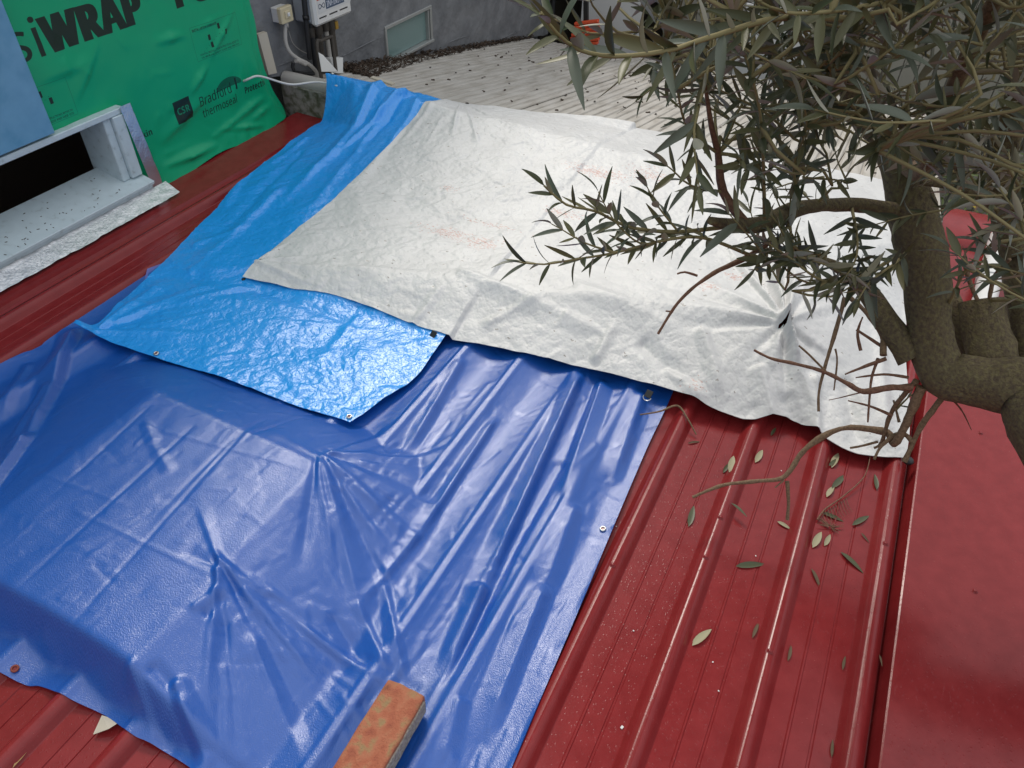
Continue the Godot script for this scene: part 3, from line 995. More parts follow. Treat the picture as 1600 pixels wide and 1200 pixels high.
func wrap_print() -> Image:
	var W := 1900
	var H := 950
	var k := 760.0                      # pixels per metre
	var nz := noise_image(noise(FastNoiseLite.TYPE_SIMPLEX_SMOOTH, 0.01, 75, 4), 512, 512)
	var im := Image.create_empty(W, H, false, Image.FORMAT_RGB8)
	im.fill(Color(0.005, 0.37, 0.17).linear_to_srgb())
	for q in 2500:                      # weave flecks
		im.set_pixel(rng.randi_range(0, W - 1), rng.randi_range(0, H - 1), Color(0.012, 0.38, 0.19).linear_to_srgb())
	var ink := Color(0.012, 0.028, 0.02).linear_to_srgb()
	var faint := Color(0.009, 0.13, 0.065).linear_to_srgb()
	var bold := font(800)
	var thin := font(400)
	var t := func(text: String, f: Font, s0: float, s1: float, ya: float, yb: float, c: Color) -> void:
		print_text(im, text, f, (s0 - 1.2) * k, (1.25 - yb) * k, (s1 - 1.2) * k, (1.25 - ya) * k, c)
	var rect := func(s0: float, s1: float, ya: float, yb: float, c: Color) -> void:
		im.fill_rect(Rect2i(int((s0 - 1.2) * k), int((1.25 - yb) * k), maxi(1, int((s1 - s0) * k)), maxi(1, int((yb - ya) * k))), c)
	var frame := func(s0: float, s1: float, ya: float, yb: float, c: Color) -> void:
		rect.call(s0, s1, ya, ya + 0.002, c)
		rect.call(s0, s1, yb, yb + 0.002, c)
		rect.call(s0, s0 + 0.002, ya, yb, c)
		rect.call(s1, s1 + 0.002, ya, yb, c)
	t.call("si", thin, 2.035, 2.195, 0.808, 0.975, ink)
	print_text(im, "WRAP", bold, (2.212 - 1.2) * k, (1.25 - 0.962) * k, (2.765 - 1.2) * k, (1.25 - 0.81) * k, ink, 4)
	print_text(im, "Fo", bold, (3.0 - 1.2) * k, (1.25 - 0.96) * k, (3.24 - 1.2) * k, (1.25 - 0.815) * k, ink, 3)
	for o in [[3.04, 0.53], [1.89, 0.52]]:
		var s: float = o[0]
		var y: float = o[1]
		frame.call(s, s + 0.35, y, y + 0.175, faint)
		t.call("INSTALLATION GUIDANCE", bold, s + 0.012, s + 0.19, y + 0.152, y + 0.166, ink)
		for q in [[0.195, 0.125], [0.11, 0.085], [0.235, 0.085], [0.12, 0.045]]:
			rect.call(s + q[0], s + q[0] + 0.018, y + q[1], y + q[1] + 0.03, ink)
		for q in 9:
			rect.call(s + 0.06 + 0.022 * q, s + 0.066 + 0.022 * q, y + 0.04 + 0.01 * q, y + 0.043 + 0.01 * q, faint)
		t.call("FOR FULL INSTALLATION INSTRUCTIONS REFER TO", thin, s + 0.03, s + 0.33, y + 0.024, y + 0.034, ink)
		t.call("THE MANUFACTURER'S GUIDE AND WEB SITE", thin, s + 0.03, s + 0.33, y + 0.008, y + 0.018, ink)
	rect.call(2.787, 2.91, 0.268, 0.388, ink)
	t.call("CSR", bold, 2.806, 2.895, 0.312, 0.35, Color(0.01, 0.22, 0.11).linear_to_srgb())
	for q in 60:                                                # the oval behind the name
		var a := PI * (0.1 + 0.8 * q / 59.0)
		var cs := 3.22 - 0.10 * cos(a)
		rect.call(cs, cs + 0.006, 0.335, 0.335 + 0.055 * sin(a), faint)
	t.call("Bradford", thin, 2.976, 3.235, 0.300, 0.360, ink)
	t.call("thermoseal", thin, 2.985, 3.262, 0.232, 0.282, ink)
	rect.call(3.272, 3.284, 0.305, 0.372, ink)
	t.call("Protectiv", bold, 3.335, 3.52, 0.258, 0.300, ink)
	t.call("t Skin", bold, 2.495, 2.615, 0.276, 0.312, ink)
	return im

# ---------------------------------------------------------------- grey rendered house
func make_grey_house() -> void:
	var g := thing("grey_house_wall", "grey rendered house wall with small frosted window, behind the pale roof", "wall")
	var x := -3.55
	# rendered face as an uneven sheet with a hole for the window: four panels
	var wz0 := -4.955
	var wz1 := -5.622
	var wy0 := -0.055
	var wy1 := 0.208
	var nz := noise(FastNoiseLite.TYPE_SIMPLEX_SMOOTH, 3.0, 82, 4)
	var panel := func(sa: float, sb: float, ya: float, yb: float) -> void:
		var nu := int((sb - sa) / 0.04) + 2
		var nv := int((yb - ya) / 0.04) + 2
		var p := PackedVector3Array()
		var uv := PackedVector2Array()
		for j in nv:
			for i in nu:
				var s := lerpf(sa, sb, float(i) / (nu - 1))
				var y := lerpf(yb, maxf(ya, back_y(-s) + 0.02 + 0.012 * nz.get_noise_2d(s * 2.0, 7.0) if yb > 1.0 or s > 4.0 else ya), float(j) / (nv - 1))
				p.append(Vector3(x + 0.012 * nz.get_noise_2d(s, y), y, -s))
				uv.append(Vector2(s, y))
		put(grid(p, uv, nu, nv), "rendered_face", M.render, g)
	panel.call(3.5, 4.955, -1.0, 3.0)
	panel.call(5.622, 8.05, -1.4, 3.0)
	panel.call(4.955, 5.622, wy1, 3.0)
	panel.call(4.955, 5.622, -1.0, wy0)
	put(between(Vector3(-4.6, -2.9, -3.5), Vector3(-3.66, 3.0, -8.03), 0.01), "wall_core", M.render, g)
	# window: aluminium frame and frosted pane
	var c := x + 0.012
	var fr := put(between(Vector3(x - 0.03, wy1 - 0.012, wz0 + 0.006), Vector3(c, wy1 + 0.012, wz1 - 0.006), 0.002), "window", M.aluminium, g)
	put(between(Vector3(x - 0.03, wy0 - 0.006, wz0 + 0.006), Vector3(c + 0.012, wy0 + 0.014, wz1 - 0.006), 0.002), "frame_sill", M.aluminium, fr)
	put(between(Vector3(x - 0.03, wy0 + 0.014, wz0 + 0.006), Vector3(c, wy1 - 0.012, wz0 - 0.016), 0.002), "frame_side", M.aluminium, fr)
	put(between(Vector3(x - 0.03, wy0 + 0.014, wz1 + 0.022), Vector3(c, wy1 - 0.012, wz1 - 0.006), 0.002), "frame_side", M.aluminium, fr)
	put(between(Vector3(x - 0.03, wy0 + 0.014, wz1 + 0.046), Vector3(c - 0.006, wy1 - 0.012, wz1 + 0.034), 0.002), "frame_side", M.aluminium, fr)
	put(between(Vector3(x - 0.036, wy0 + 0.016, wz0 - 0.01), Vector3(x - 0.024, wy1 - 0.014, wz1 + 0.02), 0.001), "pane", M.frosted, fr)
	# broken render under the sill, raised cracks, a loose flap at the foot
	for q in [[[610, 108], [640, 98], [678, 80]], [[545, 110], [580, 104], [605, 104]]]:
		var pts := []
		for e in q: pts.append(on_x(e[0], e[1], x + 0.002))
		put(tube(curve(pts, 0.03), [0.012, 0.02, 0.008], 7, 0.5, 5), "broken_render", M.render, g)
	for q in [[[535, 88], [580, 65], [597, 58]], [[690, 72], [712, 62], [740, 53]], [[785, 60], [812, 48]], [[432, 104], [450, 97], [480, 86]]]:
		var pts := []
		for e in q: pts.append(on_x(e[0], e[1], x + 0.001))
		put(tube(curve(pts, 0.03), [0.002, 0.006, 0.002], 5, 0.6, 6), "render_crack", M.render, g)
	put(board_from([on_x(403, 54, -3.50), on_x(417, 50, -3.50), on_x(433, 114, -3.50), on_x(420, 117, -3.50)], 0.03), "bare_board", M.cream_board, g)
	var strip := thing("dead_leaf_drift", "drift of dark dead leaves along the foot of the grey wall", "leaves")
	strip.set_meta("kind", "stuff")
	var st := stool()
	st.set_smooth_group(-1)
	for i in 1900:
		var s := 4.3 + 3.3 * pow(rng.randf(), 2.0)
		var wide := 0.30 * pow(1.0 - (s - 4.3) / 3.5, 2.0) + 0.02
		var px := x + 0.01 + wide * pow(rng.randf(), 1.6)
		var at := Vector3(px, back_y(-s) + 0.012 + rng.randf() * 0.04 * (1.0 - (px - x) / 0.34), -s)
		var b := Basis.from_euler(Vector3(rng.randf_range(-0.7, 0.7), rng.randf() * TAU, rng.randf_range(-0.7, 0.7)))
		var l := rng.randf_range(0.012, 0.035)
		var w := rng.randf_range(0.003, 0.009)
		tri(st, at + b * Vector3(-l, 0, 0), at + b * Vector3(0, 0.003, -w), at + b * Vector3(l, 0, 0))
		tri(st, at + b * Vector3(-l, 0, 0), at + b * Vector3(l, 0, 0), at + b * Vector3(0, 0.003, w))
	put(done(st), "leaf_heap", M.litter, strip)
	var gr := stool()
	for i in 150:
		var gz := -rng.randf_range(4.3, 7.4)
		var at := Vector3(rng.randf_range(-3.3, 0.3), back_y(gz) + 0.016, gz)
		box_into(gr, Vector3(rng.randf_range(0.006, 0.022), 0.008, rng.randf_range(0.006, 0.03)), Transform3D(Basis(Vector3.UP, rng.randf() * TAU), at), 0.002)
	var grit := put(done(gr), "roof_grit", M.litter)
	meta(grit, "specks of dark grit and seeds scattered over the pale weathered roof", "grit", "", "stuff")
func board_from(c: Array, thick: float) -> ArrayMesh:       # a slab from four corners, thickened towards -x
	var st := stool()
	st.set_smooth_group(-1)
	var t := Vector3(-thick, 0, 0)
	quad(st, c[0], c[1], c[2], c[3])
	quad(st, c[3] + t, c[2] + t, c[1] + t, c[0] + t)
	for i in 4:
		var a: Vector3 = c[i]
		var b: Vector3 = c[(i + 1) % 4]
		quad(st, a, a + t, b + t, b)
	return done(st)

# ---------------------------------------------------------------- tarpaulins
func eyelet(parent: Node, f: Field, at: Vector2, m: Material, r := 0.011, lift := 0.004) -> void:
	var e := 0.01
	var nrm := Vector3(f.at(at.x - e, at.y) - f.at(at.x + e, at.y), 2 * e, f.at(at.x, at.y - e) - f.at(at.x, at.y + e)).normalized()
	var side := nrm.cross(Vector3.FORWARD).normalized()
	var b := Basis(side, nrm, side.cross(nrm))
	var pos := Vector3(at.x, f.at(at.x, at.y) + lift, at.y)
	var ring := put(lathe([[r * 0.5, 0.0], [r * 0.52, 0.0025], [r * 0.75, 0.0035], [r, 0.0015], [r, -0.001]], Transform3D(b, pos), 18), "eyelet", m, parent)
	put(lathe([[0.0, 0.0], [r * 0.52, 0.0]], Transform3D(b, pos - nrm * 0.0006), 14), "roof_seen_through", M.red, ring)
func d_ring(parent: Node, at: Vector3, r: float, facing: Vector3) -> void:
	var b := Basis.looking_at(facing, Vector3.UP)
	var pts := []
	for i in 13:
		var a := PI * (1.0 + float(i) / 12.0)
		pts.append(at + b * Vector3(cos(a) * r, sin(a) * r, 0))
	put(tube(pts, [0.0022, 0.0022], 6), "ring", M.steel, parent)
	put(box(Vector3(r * 1.7, 0.03, 0.004), Transform3D(b, at + b * Vector3(0, 0.012, 0)), 0.001), "strap_loop", M.black, parent)

var fd: Field
var fb: Field
var fs: Field
func make_tarps() -> void:
	# ---- dark blue: over a raised skylight at the front
	fd = Field.new(-2.95, -2.75, -0.2, 0.0, 0.0065)
	var small := noise(FastNoiseLite.TYPE_SIMPLEX_SMOOTH, 2.2, 101, 3)
	var tiny := creased(9.0, 102, 2)
	for j in fd.nz:
		var z := fd.z0 + j * fd.c
		for i in fd.nx:
			var x := fd.x0 + i * fd.c
			var fx := fposmod((x + 0.29) / 0.2325, 1.0)
			var near := minf(fx, 1.0 - fx) * 2.0
			var y := 0.012 + 0.027 * pow(1.0 - near, 1.5)
			# the skylight box: flat top, sides that fall away at different rates
			var er := maxf(0.0, (x + 1.275) / 0.46)
			var el := maxf(0.0, (-2.02 - x) / 0.55)
			var eb := maxf(0.0, (-1.2 - z) / 0.34)
			var ef := maxf(0.0, (z + 0.405 + 0.02 * sin(x * 3.0)) / 0.085)
			var e := sqrt(er * er + el * el + eb * eb + ef * ef)
			y = maxf(y, 0.155 * (1.0 - e))
			if e < 0.999: y += 0.002 * small.get_noise_2d(x * 1.5, z * 1.5) * (1.0 - e)
			y += 0.0025 * small.get_noise_2d(x * 2.0, z * 0.8) + 0.0016 * tiny.get_noise_2d(x, z * 0.6)
			fd.h[j * fd.nx + i] = y
	fd.blur(2)
	# folds: [from px, py, to px, py, height there, amplitude a, b, width a, b, lean]
	for q in [
		[505, 720, 652, 828, 0.10, 0.012, 0.006, 0.012, 0.05, 0.3], [505, 722, 560, 935, 0.10, 0.012, 0.014, 0.012, 0.05, -0.3],
		[505, 724, 600, 900, 0.08, -0.010, -0.014, 0.012, 0.05, 0.2], [508, 722, 620, 640, 0.10, 0.008, 0.006, 0.012, 0.04, 0.2],
		[508, 722, 700, 690, 0.08, 0.009, 0.008, 0.012, 0.06, 0.0], [508, 722, 690, 760, 0.08, -0.008, -0.008, 0.012, 0.06, 0.0],
		[500, 724, 520, 870, 0.10, 0.01, 0.01, 0.012, 0.035, 0.0], [500, 724, 470, 880, 0.10, -0.008, -0.008, 0.012, 0.03, 0.0],
		[502, 718, 420, 668, 0.13, 0.006, 0.003, 0.012, 0.05, 0.0],
		[345, 890, 402, 1010, 0.12, 0.020, 0.012, 0.015, 0.05, 0.3], [402, 1010, 470, 1180, 0.05, 0.014, 0.010, 0.04, 0.06, 0.3],
		[345, 890, 500, 1060, 0.08, 0.016, 0.010, 0.012, 0.05, -0.3], [345, 892, 455, 1105, 0.08, -0.016, -0.012, 0.012, 0.05, 0.0],
		[345, 890, 315, 1090, 0.13, 0.014, 0.006, 0.015, 0.03, 0.0], [345, 888, 430, 930, 0.12, 0.01, 0.008, 0.01, 0.04, 0.0],
		[345, 888, 310, 790, 0.15, 0.008, 0.002, 0.012, 0.03, 0.4], [345, 888, 285, 862, 0.15, -0.008, -0.003, 0.012, 0.03, 0.3],
		[300, 950, 345, 915, 0.15, 0.010, 0.010, 0.02, 0.02, 0.2], [320, 960, 350, 930, 0.14, -0.010, -0.006, 0.02, 0.02, 0.2],
		[772, 652, 655, 829, 0.05, 0.018, 0.026, 0.025, 0.03, 0.5], [655, 829, 563, 940, 0.05, 0.016, 0.008, 0.025, 0.02, 0.5],
		[905, 590, 757, 910, 0.05, 0.040, 0.038, 0.035, 0.045, 0.5], [757, 910, 700, 1040, 0.05, 0.034, 0.016, 0.045, 0.03, 0.5],
		[877, 715, 811, 832, 0.05, -0.015, -0.022, 0.03, 0.035, 0.2], [811, 832, 700, 1060, 0.04, -0.022, -0.018, 0.035, 0.03, 0.2],
		[720, 560, 640, 690, 0.05, 0.016, 0.022, 0.03, 0.035, 0.2], [940, 590, 880, 760, 0.05, 0.034, 0.03, 0.04, 0.05, -0.4],
		[1005, 610, 960, 740, 0.05, 0.022, 0.026, 0.04, 0.05, 0.3], [900, 790, 850, 920, 0.04, 0.016, 0.020, 0.04, 0.06, 0.2],
		[850, 920, 760, 1140, 0.04, 0.03, 0.026, 0.05, 0.05, 0.3], [720, 1090, 690, 1190, 0.04, 0.014, 0.014, 0.03, 0.04, 0.0],
		[560, 940, 610, 1055, 0.05, 0.012, 0.010, 0.02, 0.03, 0.3], [520, 960, 585, 1060, 0.05, -0.012, -0.006, 0.03, 0.03, 0.0], [600, 905, 630, 1050, 0.05, 0.012, 0.012, 0.02, 0.03, 0.3],
		[480, 985, 600, 1060, 0.05, 0.010, 0.006, 0.02, 0.02, 0.3],
		[112, 508, 45, 690, 0.06, 0.045, 0.034, 0.05, 0.06, 0.45], [45, 690, -30, 830, 0.06, 0.034, 0.02, 0.06, 0.05, 0.45],
		[70, 600, 20, 690, 0.05, 0.018, 0.012, 0.03, 0.03, 0.0], [40, 560, 0, 640, 0.05, 0.014, 0.014, 0.03, 0.04, 0.2],
		[240, 690, 225, 655, 0.155, 0.006, 0.003, 0.03, 0.02, 0.0], [265, 735, 235, 690, 0.155, 0.005, 0.003, 0.03, 0.02, 0.0],
		[215, 1060, 235, 1160, 0.07, 0.016, 0.012, 0.03, 0.03, 0.2], [280, 1080, 320, 1190, 0.07, 0.025, 0.016, 0.03, 0.04, -0.3],
		[240, 1045, 285, 1090, 0.12, -0.014, -0.014, 0.03, 0.02, 0.0], [60, 985, 75, 1020, 0.1, 0.006, 0.004, 0.03, 0.03, 0.0]]:
		fd.fold(p2(q[0], q[1], q[4]), p2(q[2], q[3], q[4]), q[5], q[6], q[7], q[8], q[9])
	# small slack folds that fan out from the two box corners
	var fan := RandomNumberGenerator.new()
	fan.seed = 77
	for k in 150:
		var low := fan.randf() < 0.55
		var a := p2(345, 890, 0.1) if low else p2(505, 722, 0.1)
		var to := p2(fan.randf_range(330, 700), fan.randf_range(960, 1190), 0.04) if low else p2(fan.randf_range(520, 760), fan.randf_range(660, 960), 0.05)
		var s0 := fan.randf_range(0.15, 0.75)
		var s1 := minf(1.0, s0 + fan.randf_range(0.15, 0.45))
		var am := fan.randf_range(0.0018, 0.0045) * (1.0 if fan.randf() < 0.5 else -1.0)
		fd.fold(a.lerp(to, s0), a.lerp(to, s1), am, am * 0.4, fan.randf_range(0.009, 0.018), fan.randf_range(0.012, 0.026), fan.randf_range(-0.5, 0.5))
	for k in 110:                                            # and along the pleats at the right
		var a := p2(fan.randf_range(600, 1020), fan.randf_range(590, 1180), 0.04)
		var am := fan.randf_range(0.0018, 0.004) * (1.0 if fan.randf() < 0.5 else -1.0)
		fd.fold(a, a + Vector2(fan.randf_range(-0.04, 0.04), fan.randf_range(0.08, 0.3)), am, am * 0.5, fan.randf_range(0.008, 0.016), fan.randf_range(0.01, 0.022), fan.randf_range(-0.5, 0.5))
	# packing creases, along the ribs and across
	for q in [[300, 670, 15, 932], [410, 640, 250, 800], [395, 660, 100, 990], [460, 625, 380, 690], [230, 640, 100, 760]]:
		fd.fold(p2(q[0], q[1], 0.15), p2(q[2], q[3], 0.15), -0.0028, -0.0028, 0.009, 0.009)
	for q in [[220, 665, 480, 735], [120, 800, 345, 905], [60, 740, 200, 790]]:
		fd.fold(p2(q[0], q[1], 0.15), p2(q[2], q[3], 0.15), 0.0022, 0.0022, 0.010, 0.010)
	crumple(fd, 1100, 103, 0.03, 0.14, 0.0019, 0.010, 2.2, 0.8)
	crumple(fd, 420, 104, 0.04, 0.2, 0.0028, 0.016)
	clear_roof(fd, 0.004)
	var dt := thing("dark_blue_tarpaulin", "dark blue tarpaulin stretched over a raised skylight at the front of the roof", "tarpaulin")
	var front := []
	for q in [[-2.9, -0.2], [-2.3, -0.225]]: front.append(Vector2(q[0], q[1]))
	for q in [[0, 1050], [60, 1068], [110, 1092], [160, 1113], [205, 1147], [235, 1160], [285, 1190]]: front.append(p2(q[0], q[1], 0.03))
	for q in [[-0.85, -0.3], [-0.26, -0.26]]: front.append(Vector2(q[0], q[1]))
	put(drape(fd, [Vector2(-2.82, -2.7), Vector2(-1.6, -2.7), Vector2(-0.40, -2.7)], front,
		[Vector2(-2.82, -2.7), Vector2(-2.80, -1.46), Vector2(-2.79, -1.26), Vector2(-2.82, -1.1), Vector2(-2.9, -0.2)],
		[Vector2(-0.40, -2.7), p2(1045, 625, 0.03), p2(1010, 700, 0.03), p2(950, 842, 0.03), p2(900, 962, 0.03), p2(800, 1200, 0.03), Vector2(-0.26, -0.26)], 0.0068), "sheet", M.dark_tarp, dt)
	for q in [[943, 820, M.steel], [20, 1041, M.rust]]: eyelet(dt, fd, p2(q[0], q[1], 0.04), q[2])
	# ---- what lies under the other two
	var ctrl := [
		Vector3(-2.73, -1.40, 0.06), Vector3(-2.80, -1.81, 0.05), Vector3(-3.04, -2.47, 0.045), Vector3(-3.19, -3.06, 0.045), Vector3(-3.24, -3.45, 0.05), Vector3(-3.13, -3.6, 0.06), Vector3(-3.16, -3.72, 0.33),
		Vector3(-2.95, -3.74, 0.31), Vector3(-2.62, -3.72, 0.29), Vector3(-2.2, -3.7, 0.27), Vector3(-1.2, -3.7, 0.265), Vector3(-0.3, -3.7, 0.27), Vector3(0.4, -3.7, 0.22),
		Vector3(-2.98, -3.55, 0.10), Vector3(-2.75, -3.45, 0.16), Vector3(-2.9, -3.1, 0.09), Vector3(-2.4, -3.1, 0.16), Vector3(-1.2, -3.1, 0.185), Vector3(0.0, -3.1, 0.235), Vector3(0.38, -3.1, 0.10),
		Vector3(-3.1, -4.1, 0.22), Vector3(-2.7, -3.95, 0.24), Vector3(-2.38, -3.98, 0.20), Vector3(-1.6, -4.3, 0.14), Vector3(-1.0, -4.45, 0.10), Vector3(-0.2, -4.5, 0.09), Vector3(0.4, -4.5, 0.09),
		Vector3(-2.34, -2.10, 0.085), Vector3(-1.8, -2.25, 0.12), Vector3(-1.2, -2.40, 0.155), Vector3(-0.6, -2.53, 0.20), Vector3(-0.06, -2.63, 0.25),
		Vector3(-1.8, -2.7, 0.135), Vector3(-0.8, -2.9, 0.185),
		Vector3(-2.38, -1.98, 0.05), Vector3(-1.84, -2.06, 0.05), Vector3(-1.35, -2.06, 0.05), Vector3(-0.84, -2.11, 0.05), Vector3(-0.34, -2.14, 0.05), Vector3(0.08, -2.25, 0.05), Vector3(0.5, -2.24, 0.045),
		Vector3(0.47, -2.48, 0.045), Vector3(0.43, -2.8, 0.05), Vector3(0.25, -2.55, 0.12),
		Vector3(-1.36, -1.44, 0.05), Vector3(-2.0, -1.40, 0.06), Vector3(-1.3, -1.85, 0.05), Vector3(-2.4, -1.8, 0.075),
		Vector3(-3.5, -1.2, 0.03), Vector3(-3.5, -4.6, 0.1), Vector3(0.7, -1.2, 0.04), Vector3(0.7, -4.7, 0.05), Vector3(-1.4, -1.2, 0.05), Vector3(-2.8, -1.2, 0.05)]
	# ---- bright blue
	fb = Field.new(-3.45, -4.2, -1.2, -1.3, 0.008)
	facets(fb, ctrl)
	fb.blur(4)
	var bc := creased(5.5, 111, 3)
	var bn := noise(FastNoiseLite.TYPE_SIMPLEX_SMOOTH, 2.5, 112, 3)
	for j in fb.nz:
		var z := fb.z0 + j * fb.c
		for i in fb.nx:
			var x := fb.x0 + i * fb.c
			fb.h[j * fb.nx + i] += 0.004 * bc.get_noise_2d(x, z) + 0.012 * bn.get_noise_2d(x, z)
	for q in [
		[620, 145, 440, 300, 0.15, 0.035, 0.02, 0.05, 0.05, 0.3], [440, 300, 280, 430, 0.08, 0.02, 0.008, 0.05, 0.06, 0.3],
		[600, 190, 480, 320, 0.15, 0.016, 0.014, 0.03, 0.05, 0.0], [660, 165, 560, 265, 0.22, 0.018, 0.012, 0.03, 0.04, 0.2],
		[690, 160, 620, 215, 0.24, 0.012, 0.012, 0.02, 0.03, -0.2], [640, 160, 560, 215, 0.22, -0.018, -0.012, 0.03, 0.03, 0.0],
		[640, 150, 515, 212, 0.24, 0.045, 0.02, 0.04, 0.05, 0.5],
		[400, 245, 340, 330, 0.08, 0.018, 0.01, 0.04, 0.06, 0.3], [470, 240, 360, 350, 0.08, -0.014, -0.010, 0.04, 0.05, 0.3], [480, 215, 420, 255, 0.08, 0.016, 0.01, 0.03, 0.04, 0.0],
		[150, 512, 260, 430, 0.07, 0.016, 0.008, 0.015, 0.06, 0.3], [150, 512, 300, 470, 0.07, -0.012, -0.006, 0.015, 0.06, 0.3], [150, 514, 330, 520, 0.07, 0.012, 0.006, 0.015, 0.05, 0.3],
		[180, 500, 330, 440, 0.07, 0.012, 0.006, 0.03, 0.04, 0.0], [300, 380, 400, 350, 0.07, 0.010, 0.006, 0.03, 0.04, 0.0], [120, 502, 170, 545, 0.07, 0.03, 0.004, 0.04, 0.05, 0.3],
		[380, 440, 250, 480, 0.08, 0.012, 0.006, 0.03, 0.05, 0.0], [560, 490, 500, 560, 0.06, 0.010, 0.006, 0.03, 0.04, 0.0], [400, 450, 560, 505, 0.06, -0.010, -0.008, 0.04, 0.04, 0.0]]:
		fb.fold(p2(q[0], q[1], q[4]), p2(q[2], q[3], q[4]), q[5], q[6], q[7], q[8], q[9])
	crumple(fb, 1900, 113, 0.04, 0.17, 0.0033, 0.013)
	crumple(fb, 420, 114, 0.1, 0.3, 0.0045, 0.022, 2.35, 0.5)
	for j in fb.nz:
		var z := fb.z0 + j * fb.c
		for i in fb.nx:
			var x := fb.x0 + i * fb.c
			if z > -2.6 and x > -2.85:
				fb.h[j * fb.nx + i] = maxf(fb.h[j * fb.nx + i], fd.at(x, z) + 0.007)
	clear_roof(fb, 0.005)
	var bt := thing("bright_blue_tarpaulin", "bright sky blue crumpled tarpaulin between the silver and dark blue ones", "tarpaulin")
	put(drape(fb,
		[Vector2(-3.15, -3.73), Vector2(-2.95, -3.80), Vector2(-2.74, -3.86), Vector2(-2.66, -3.92), Vector2(-2.4, -3.95), Vector2(-1.8, -4.0)],
		[p2(108, 503, 0.07), p2(150, 522, 0.07), p2(240, 555, 0.065), p2(350, 590, 0.06), p2(450, 625, 0.06), p2(520, 647, 0.06), p2(546, 657, 0.06)],
		[Vector2(-3.15, -3.73), p2(515, 184, 0.06), p2(480, 207, 0.05), p2(400, 268, 0.05), p2(318, 345, 0.05), p2(250, 415, 0.05), p2(190, 470, 0.055), p2(152, 505, 0.06), p2(108, 503, 0.07)],
		[Vector2(-1.8, -4.0), Vector2(-1.36, -2.6), p2(690, 530, 0.06), p2(650, 582, 0.06), p2(600, 618, 0.06), p2(568, 643, 0.06), p2(546, 657, 0.06)], 0.0085), "sheet", M.bright_tarp, bt)
	for q in [[545, 648], [244, 552]]: eyelet(bt, fb, p2(q[0], q[1], 0.065), M.steel)
	var tl := on_z(516, 118, -3.735)
	eyelet(bt, fb, Vector2(tl.x + 0.012, -3.745), M.steel)
	# the corner of a paler sheet that shows at its side
	var lt := thing("lavender_tarpaulin", "corner of pale lavender sheet peeping out beside bright blue tarpaulin", "tarpaulin")
	var la := stool()
	la.set_smooth_group(1)
	var lp := [on_y(222, 452, 0.012), on_y(230, 420, 0.032), on_y(262, 408, 0.014), on_y(300, 430, 0.03), on_y(250, 475, 0.03)]
	for i in range(1, 4): tri(la, lp[0], lp[i], lp[i + 1])
	put(done(la), "sheet", M.lavender, lt)
	# ---- silver
	fs = Field.new(-2.75, -4.6, 0.75, -1.9, 0.008)
	facets(fs, ctrl)
	fs.blur(3)
	var sc := creased(5.0, 121, 3)
	var sn := noise(FastNoiseLite.TYPE_SIMPLEX_SMOOTH, 1.8, 122, 3)
	for j in fs.nz:
		var z := fs.z0 + j * fs.c
		for i in fs.nx:
			var x := fs.x0 + i * fs.c
			var front_part := clampf((z + 2.7) * 2.0, 0.0, 1.0)
			fs.h[j * fs.nx + i] += (0.0028 + 0.0025 * front_part) * sc.get_noise_2d(x, z) + (0.006 + 0.014 * front_part) * sn.get_noise_2d(x, z)
	var top := on_y(1228, 500, 0.25)
	var peak := Vector2(top.x, top.z)
	for k in 2: fs.fold(peak, peak + Vector2(-0.03 + 0.05 * k, -0.02), 0.05, 0.02, 0.03, 0.05)
	for q in [[1120, 370, 0.022, 0.06], [1165, 400, -0.022, 0.05], [1205, 420, 0.03, 0.05], [1222, 425, -0.03, 0.03], [1240, 430, 0.03, 0.03], [1090, 440, 0.016, 0.05], [1000, 430, -0.012, 0.06], [1080, 480, 0.012, 0.05], [1050, 500, -0.012, 0.05], [1290, 420, -0.016, 0.04], [1310, 470, 0.014, 0.04],
		[1255, 560, 0.035, 0.04], [1242, 590, -0.02, 0.03], [1290, 610, 0.03, 0.05], [1210, 560, 0.015, 0.04], [1340, 560, -0.018, 0.05], [1170, 545, -0.012, 0.05]]:
		fs.fold(peak, p2(q[0], q[1], 0.2), q[2] * 1.5, q[2] * 0.5, 0.012, q[3], 0.2)
	var a1 := p2(398, 409, 0.09)
	for q in [[520, 345, 0.012, 0.04], [560, 365, -0.010, 0.04], [600, 395, 0.011, 0.05], [560, 420, -0.010, 0.04], [520, 450, 0.012, 0.04], [700, 440, 0.012, 0.05], [470, 340, -0.008, 0.03]]:
		fs.fold(a1, p2(q[0], q[1], 0.1), q[2] * 1.3, q[2] * 0.5, 0.01, q[3], 0.2)
	var bk := p2(722, 160, 0.22)
	for q in [[680, 225, -0.018, 0.03], [705, 235, 0.016, 0.03], [735, 220, -0.012, 0.02], [752, 245, 0.014, 0.03], [790, 225, -0.018, 0.03], [845, 250, 0.014, 0.04], [870, 235, -0.010, 0.04], [640, 260, 0.01, 0.03]]:
		fs.fold(bk, p2(q[0], q[1], 0.2), q[2] * 1.4, q[2] * 0.5, 0.01, q[3], 0.2)
